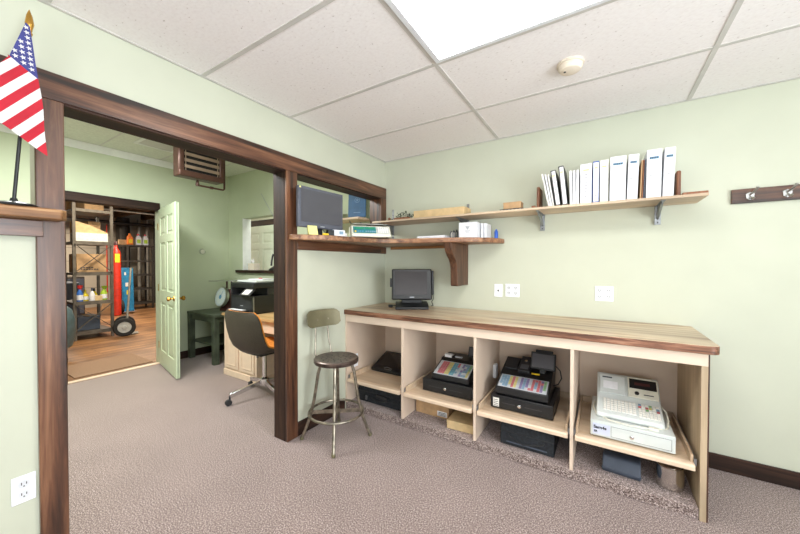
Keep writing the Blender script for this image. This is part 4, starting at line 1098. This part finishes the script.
# shelf with binder seen through the serving opening
sh2 = root('wall_shelf', 'small wooden shelf behind the serving opening holding a blue folder', 'shelf', (0, 0, 0))
B(-.95, -.17, -.24, -.004, 1.80, 1.822).build('board', M['tray'], sh2, bevel=.002)
for x in (-.8, -.33): MB().box(x-.01, x+.01, -.008, -.0005, 1.6, 1.799).bar((x, -.008, 1.63), (x, -.2, 1.79), .008, .014).build('bracket', M['zinc'], sh2)
o = root('certificate_folder', 'dark blue folder with a pale round emblem standing on the back room shelf', 'folder', (-.37, -.17, 1.8225), .28); o.rotation_euler = (-.06, 0, .28)
B(-.005, .2, .0, .016, .0135, .30).build('cover', M['navy'], o, bevel=.002)
m = MB(); m.M = Matrix.Translation((.1, -.0004, .2)) @ Matrix.Rotation(PI/2, 4, 'X')
m.tube([(.028*math.cos(2*PI*k/24), .028*math.sin(2*PI*k/24), .0) for k in range(24)], .0022, 6, closed=True)
for k in range(5): a = 2*PI*k/5+PI/2; m.bar((0, 0, 0), (.018*math.cos(a), .018*math.sin(a), 0), .005, .0015)
m.build('emblem', M['gold'], o)
m = MB(); m.box(.06, .14, -.001, -.0002, .06, .066); m.build('caption_line', M['gold'], o)
o = root('black_camera', 'small black device left of the blue folder on the back room shelf', 'device', (-.60, -.13, 1.8225))
B(-.06, .05, -.05, .05, 0, .12).build('body', M['black2'], o, bevel=.008); B(-.04, .03, -.06, -.0505, .06, .1).build('face', M['greyscreen'], o, bevel=.003)

# ================================================================== WORKSHOP
RX0, RX1, RY0, RY1 = -6.35, -5.63, -1.175, -.675
o = root('storage_rack', 'grey steel rack with cross braces just inside the workshop', 'rack', (0, 0, 0))
for x in (RX0, RX1):
    for y in (RY0, RY1): B(x-.02, x+.02, y-.02, y+.02, .002, 2.7).build('upright', M['rackgrey'], o)
for z, t in ((.1, .05), (.62, .05), (1.13, .05), (1.67, .05), (2.24, .04)):
    B(RX0+.021, RX1-.021, RY0-.018, RY1+.018, z, z+t-.012).box(RX1-.02, RX1+.024, RY0+.021, RY1-.021, z-.01, z+t).build('deck', M['rackgrey'], o)
for z0, z1 in ((.17, .62), (1.17, 1.67)):
    MB().bar((RX1+.028, RY0, z0), (RX1+.028, RY1, z1), .042, .007).build('brace', M['rackgrey'], o)
    MB().bar((RX1+.036, RY0, z1), (RX1+.036, RY1, z0), .042, .007).build('brace', M['rackgrey'], o)
def carton(label, x, y, z, sx, sy, sz, rz=0, mat='kraft', ry=0, flap=True):
    o = root('cardboard_box', label, 'box', (x, y, z), rz, None); o.rotation_euler = (ry, 0, rz)
    B(-sx/2, sx/2, -sy/2, sy/2, 0, sz).build('body', M[mat], o, bevel=.004)
    if flap: B(-sx/2-.001, sx/2+.001, -.03, .03, sz+.0005, sz+.002).build('tape', M['kraft2' if mat == 'kraft' else 'kraft'], o)
    return o
c = carton('wide printed cardboard box on the middle deck of the workshop rack', -5.92, -.93, 1.1695, .44, .40, .33)
m = MB()
for r_ in range(2):
    for i in range(7-2*r_): m.box(.2205, .222, -.15+.035*i, -.125+.035*i, .05+.03*r_, .068+.03*r_)
m.build('printed_text', M['ink'], c)
o = root('storage_tub', 'long cream box with sloping lid on the rack above the braces', 'box', (-5.92, -.93, 1.7095))
B(-.05, .24, -.22, .22, 0, .16).build('body', M['paper2'], o, bevel=.004)
MB().prism([(-.22, .1605), (-.22, .36), (-.02, .3), (.22, .18), (.22, .1605)], 'X', -.05, .22).build('lid', M['kraft2'], o)
carton('small brown box tilted behind the sloping cream lid', -6.15, -.83, 1.7095, .2, .2, .40, .3)
carton('large open brown carton on the highest visible rack deck', -5.95, -.93, 2.2695, .40, .30, .24, .3)
carton('brown carton at the left back of the highest rack deck', -6.29, -1.08, 2.2695, .1, .12, .2, 0)
carton('low dark box on the bottom deck of the rack', -6.0, -.95, .1405, .4, .3, .24, 0, 'greyplastic')
def bottle(kind, label, x, y, z, h, r_, mb, mc):
    o = root(kind, label, 'bottle', (x, y, z), -PI/2 + random.uniform(.3, .9), 'cleaning bottles on the workshop rack')
    MB().lathe([(r_*.9, 0), (r_, .01), (r_, h*.5), (r_*.5, h*.7), (r_*.33, h*.76)], seg=16).build('bottle_body', M[mb], o)
    MB().lathe([(r_+.0008, h*.12), (r_+.0008, h*.42)], seg=16).build('bottle_label', M['paper'], o)
    if kind == 'spray_bottle': MB().box(-.055, .03, -.014, .014, h*.84, h).tube([(0, 0, h*.765), (0, 0, h*.85)], r_*.32, 8).tube([(-.035, 0, h*.85), (-.045, 0, h*.7)], .006, 6).build('trigger_head', M[mc], o)
    else: MB().lathe([(r_*.36, h*.765), (r_*.36, h*.95), (r_*.3, h)], seg=14).build('cap', M[mc], o)
DZ = .6585
bottle('spray_bottle', 'blue spray bottle with red trigger at the left of the rack bottles', -5.72, -1.09, DZ, .29, .045, 'sprayblue', 'sprayred')
bottle('bottle', 'yellow bottle standing behind the blue spray bottle', -5.84, -.99, DZ, .2, .045, 'sprayyellow', 'sprayyellow')
bottle('bottle', 'white bottle with dark cap in the middle of the rack bottles', -5.7, -.935, DZ, .24, .04, 'paper', 'greyplastic')
bottle('bottle', 'yellow bottle with dark cap behind the small cream carton', -5.88, -.86, DZ, .22, .045, 'sprayyellow', 'black2')
bottle('spray_bottle', 'yellow-green spray bottle at the right of the rack bottles', -5.8, -.745, DZ, .26, .05, 'spraygreen', 'spraygreen')
carton('small cream carton in front of the bottles on the rack', -5.72, -.845, DZ, .07, .1, .09, 0, 'kraft2', 0, False)
o = root('machine', 'dark blue machine standing behind the workshop rack', 'machine', (-7.3, -1.35, 0))
B(-.35, .35, -.5, .55, .12, .95).build('body', M['greyplastic'], o, bevel=.02); B(-.25, .25, -.35, .4, .951, 1.15).build('motor_cover', M['black2'], o, bevel=.03)
for x in (-.3, .3):
    for y in (-.45, .5): B(x-.04, x+.04, y-.04, y+.04, .001, .119).build('foot', M['black2'], o)
o = root('pressure_tank', 'blue-grey rounded tank at the doorway left edge in the workshop', 'tank', (-4.35, -1.66, 0))
MB().lathe([(.1, .12), (.17, .18), (.2, .3), (.2, .55), (.17, .68), (.1, .76), (.03, .79)], seg=28).build('vessel', M['tanktop'], o)
for k in range(3): a = k*2.1+.5; MB().bar((.12*math.cos(a), .12*math.sin(a), .16), (.16*math.cos(a), .16*math.sin(a), .002), .03, .02).build('leg', M['rackdark'], o)
# hand truck beside the rack
def wheel(mb, c, r_, w_, ax='Y'):
    old = mb.M; mb.M = old @ Matrix.Translation(c) @ Matrix.Rotation(PI/2, 4, 'X' if ax == 'Y' else 'Y')
    mb.lathe([(r_*.62, -w_/2), (r_*.9, -w_/2), (r_, -w_*.3), (r_, w_*.3), (r_*.9, w_/2), (r_*.62, w_/2), (r_*.61, 0), (r_*.62, -w_/2)], seg=28, mi=0, caps=False)
    mb.lathe([(.02, -w_*.62), (r_*.2, -w_*.6), (r_*.24, -w_*.4), (r_*.6, -w_*.42), (r_*.62, 0), (r_*.6, w_*.42), (r_*.24, w_*.4), (r_*.2, w_*.6), (.02, w_*.62)], seg=24, mi=1); mb.M = old
o = root('hand_truck', 'grey hand truck with a fat rubber tyre against the right side of the rack', 'hand truck', (-5.40, -.57, 0), -.3)
for x in (-.02, .38):
    wm = MB(); wheel(wm, (0, x*0, .0), .165, .075, 'X'); w_ = wm.build('wheel', [M['rubber'], M['hubgrey']], o); w_.location = (0 if x < 0 else -.38, 0, .166)
MB().tube([(-.33, .03, .17), (-.05, .03, .17)], .015, 8).build('axle', M['rackdark'], o)
for x in (-.1, -.28): MB().tube([(x, .03, .186), (x, .06, .6), (x, .1, 1.25)], .016, 10).build('rail', M['pipe'], o)
m = MB()
for z in (.35, .7, 1.05): m.tube([(-.1, .04+z*.045, z), (-.28, .04+z*.045, z)], .012, 8)
m.build('rung', M['pipe'], o)
B(-.3, -.09, .0, .2, .012, .022).build('toe_plate', M['pipe'], o)
# red cylinder, blue cart, far shelving
o = root('gas_cylinder', 'tall red gas cylinder with yellow label in the workshop', 'cylinder', (-8.55, .25, 0))
MB().lathe([(.085, .002), (.1, .02), (.1, 1.55), (.085, 1.66), (.04, 1.74), (.035, 1.8)], seg=26).build('tank', M['redtank'], o)
MB().box(.0985, .103, -.05, .05, 1.36, 1.58).build('label_plate', M['brightyellow'], o, bevel=.001)
MB().lathe([(.045, 1.801), (.045, 1.86), (.03, 1.9)], seg=16).build('valve_cap', M['maroon'], o)
o = root('blue_cart', 'tall blue hand cart leaning beside the red cylinder', 'hand truck', (-8.75, .47, 0), 0)
o.rotation_euler = (0, -.06, 0)
m = MB(); m.box(-.05, .02, -.02, .22, .06, 1.22); m.build('frame_panel', M['handblue'], o, bevel=.01)
m = MB(); m.box(.0205, .03, .02, .06, 1.02, 1.1); m.box(.0205, .03, .04, .11, .72, .82); m.build('stickers', M['paper2'], o)
B(.0205, .024, .06, .11, .5, .62).build('yellow_sticker', M['sprayyellow'], o)
wm = MB(); wheel(wm, (0, 0, 0), .19, .08, 'Y'); w_ = wm.build('wheel', [M['rubber'], M['rackdark']], o); w_.location = (.0, -.072, .195)
B(-.06, .12, -.04, .23, .045, .058).build('toe_plate', M['steel'], o)
SX0, SX1, SY0, SY1 = -10.0, -9.5, .80, 1.40
o = root('far_shelving', 'dark metal shelving at the far wall of the workshop holding jugs on top', 'shelving', (0, 0, 0))
for x in (SX0, SX1):
    for y in (SY0, SY1): B(x-.02, x+.02, y-.02, y+.02, .002, 1.86).build('upright', M['rackdark'], o)
for z in (.14, .56, .97, 1.38, 1.83): B(SX0-.03, SX1+.03, SY0-.03, SY1+.03, z, z+.045).build('shelf_deck', M['rackdark'], o)
JZ = 1.8755
for i, (y, mt, cap, n) in enumerate(((.87, 'jugorange', 'jugorange', 'orange jug on the far workshop shelving'), (1.07, 'white', 'jugpink', 'white jug with pink cap in the middle of the far jugs'), (1.24, 'white', 'jugpink', 'rightmost white jug on the far workshop shelving'))):
    o = root('jug', n, 'jug', (-9.56, y, JZ), 0, 'jugs on the far shelving')
    MB().prism([(-.07, 0), (.07, 0), (.07, .2), (.03, .27), (-.02, .29), (-.06, .22)], 'X', -.05, .05).build('jug_body', M[mt], o, bevel=.015)
    MB().lathe([(.03, .28), (.03, .32)], (0, .0, 0), 12).build('cap', M[cap], o)
    B(.0505, .052, -.045, .045, .05, .16).build('jug_label', M['brightyellow' if i == 0 else 'spraygreen'], o)
carton('tan box left of the orange jug on the far shelving', -9.62, .70-.0+.02, JZ, .1, .18, .14)
bpy.context.scene.collection.objects
o = root('broom', 'broom with red handle standing upright by the far wall', 'broom', (-10.5, .62, 0))
MB().tube([(0, 0, .2), (0, .0, 2.5)], .016, 8).build('handle', M['redtank'], o); MB().prism([(-.14, .002), (.14, .002), (.1, .2), (-.1, .2)], 'X', -.03, .03).build('bristles', M['kraft'], o)
o = root('storage_bin', 'dark green bin on the floor right of the far shelving', 'bin', (-9.6, 1.85, 0))
MB().prism([(-.2, .002), (.2, .002), (.26, .55), (-.26, .55)], 'X', -.18, .18).build('tub', M['greenbin'], o, bevel=.01); B(-.2, .2, -.28, .28, .5505, .58).build('lid', M['greenbin'], o, bevel=.005)
o = root('black_sack', 'dark slumped sack in front of the green bin', 'bag', (-9.0, 1.55, 0))
MB().lathe([(.16, .002), (.2, .06), (.18, .2), (.1, .32), (.04, .36), (.06, .4)], seg=18).build('sack', M['black2'], o); MB().tube([(.045*math.cos(k), .045*math.sin(k), .355) for k in [2*PI*i/10 for i in range(10)]], .008, 6, closed=True).build('tie', M['paper2'], o)
for i, (y, r_, mt, n) in enumerate(((1.52, .055, 'pipe', 'thick pale vertical pipe right of the far shelving'), (1.74, .055, 'pipe', 'second pale vertical pipe right of the far shelving'), (1.1, .17, 'rackdark', 'broad dark duct rising behind the far shelving'), (1.96, .04, 'rackdark', 'thin dark vertical pipe right of the pale pair'))):
    p = MB().tube([(-10.8, y, .002), (-10.8, y, 2.77)], r_, 16)
    p = p.build('vertical_pipe' if i != 2 else 'duct', M[mt]); tag(p, n, 'pipe', 'workshop wall pipes')
p = MB().tube([(-10.3, -3.0, 2.55), (-10.3, 1.9, 2.55), (-10.3, 2.05, 2.5), (-10.3, 2.1, 2.2)], .05, 12).build('overhead_pipe', M['rackdark']); tag(p, 'dark overhead pipe running along the workshop ceiling', 'pipe')
p = MB().tube([(-8.0, -2.2, 2.62), (-8.0, 2.4, 2.62)], .022, 10).build('conduit', M['pipe']); tag(p, 'thin pale conduit under the workshop joists', 'pipe')
for i, (x, y, rz, n) in enumerate(((-6.9, -.75, .25, 'fluorescent tube light nearer the rack on the workshop ceiling'), (-7.2, .5, .25, 'fluorescent tube light nearer the open door on the workshop ceiling'))):
    o = root('tube_light', n, 'ceiling light', (x, y, 2.66), rz, None)
    B(-.03, .03, -.6, .6, .03, .07).build('channel', M['paper2'], o); m = MB().tube([(0, -.58, .012), (0, .58, .012)], .014, 10).build('tube', M['tube'], o)
    for y2 in (-.4, .4): MB().tube([(0, y2, .07), (0, y2, .119)], .004, 6).build('hanger', M['rackdark'], o)
o = B(-3.85, -3.14, -1.74, -.97, .0005, .012).build('door_mat', M['mat'], bevel=.004); tag(o, 'brown fibre mat on the plank floor beyond the threshold', 'mat')
for x, y, sx, sy, sz, n in ((-8.9, -1.6, .8, .6, 1.5, 'tall dark cabinet behind the storage rack'), (-9.4, -.45, .5, .5, 1.0, 'waist-high dark cabinet behind the rack bottles')):
    o = root('metal_cabinet', n, 'cabinet', (x, y, 0)); B(-sx/2, sx/2, -sy/2, sy/2, .002, sz).build('case', M['rackdark'], o, bevel=.01)
    for q in (0, 1): B(sx/2+.0005, sx/2+.016, -sy/2+.02+q*(sy/2-.015), -.015+q*(sy/2-.005), .08, sz-.05).build('cabinet_door', M['greyplastic'], o, bevel=.004)

# ================================================================== light
def area(name, loc, rot, sx, sy, power, col=(1, 1, 1)):
    l = bpy.data.lights.new(name, 'AREA'); l.shape = 'RECTANGLE'; l.size = sx; l.size_y = sy; l.energy = power; l.color = col
    o = bpy.data.objects.new(name, l); COL.objects.link(o); o.location = loc; o.rotation_euler = rot; return o
area('daylight_right', (XR+.2, -2.8, 1.3), (0, PI/2+.55, 0), 1.7, 2.0, 132, (.88, .945, 1))  # unseen area light for window daylight, tilted up to brighten the ceiling
area('daylight_rear', (2.4, YR-.2, 1.35), (PI/2+1.0, 0, 0), 2.4, 1.5, 75, (.93, .97, 1))  # unseen area light for daylight, tilted steeply up to lift the ceiling
area('back_room_fill', (-1.3, -2.1, H2-.02), (0, 0, 0), 1.2, .6, 82, (.97, .99, .98))  # area light added out of view to brighten the back room
area('small_room_light', (-2.2, .35, 2.68), (0, 0, 0), .6, .3, 9, (1, .98, .94))  # area light below the small room ceiling, no fixture modelled
area('workshop_fill_near', (-4.6, -.9, 2.64), (0, 0, .25), .12, 1.2, 58, (1, .88, .7))  # area light without a fixture, added to light the workshop's doorway end
area('workshop_lamp_middle', (-7.2, .5, 2.64), (0, 0, .25), .1, 1.2, 90, (1, .88, .72))
area('workshop_fill_far', (-9.6, -1.0, 2.64), (0, 0, .25), .1, 1.2, 85, (1, .88, .72))  # area light without a fixture, added to brighten the far workshop
wd = bpy.data.worlds.new('sky'); sc.world = wd; wd.use_nodes = True
wd.node_tree.nodes['Background'].inputs[0].default_value = (.75, .85, 1, 1); wd.node_tree.nodes['Background'].inputs[1].default_value = .8
vs = sc.view_settings; vs.view_transform = 'Standard'; vs.look = 'None'; vs.exposure = 0.23; vs.gamma = 1; vs.use_curve_mapping = False
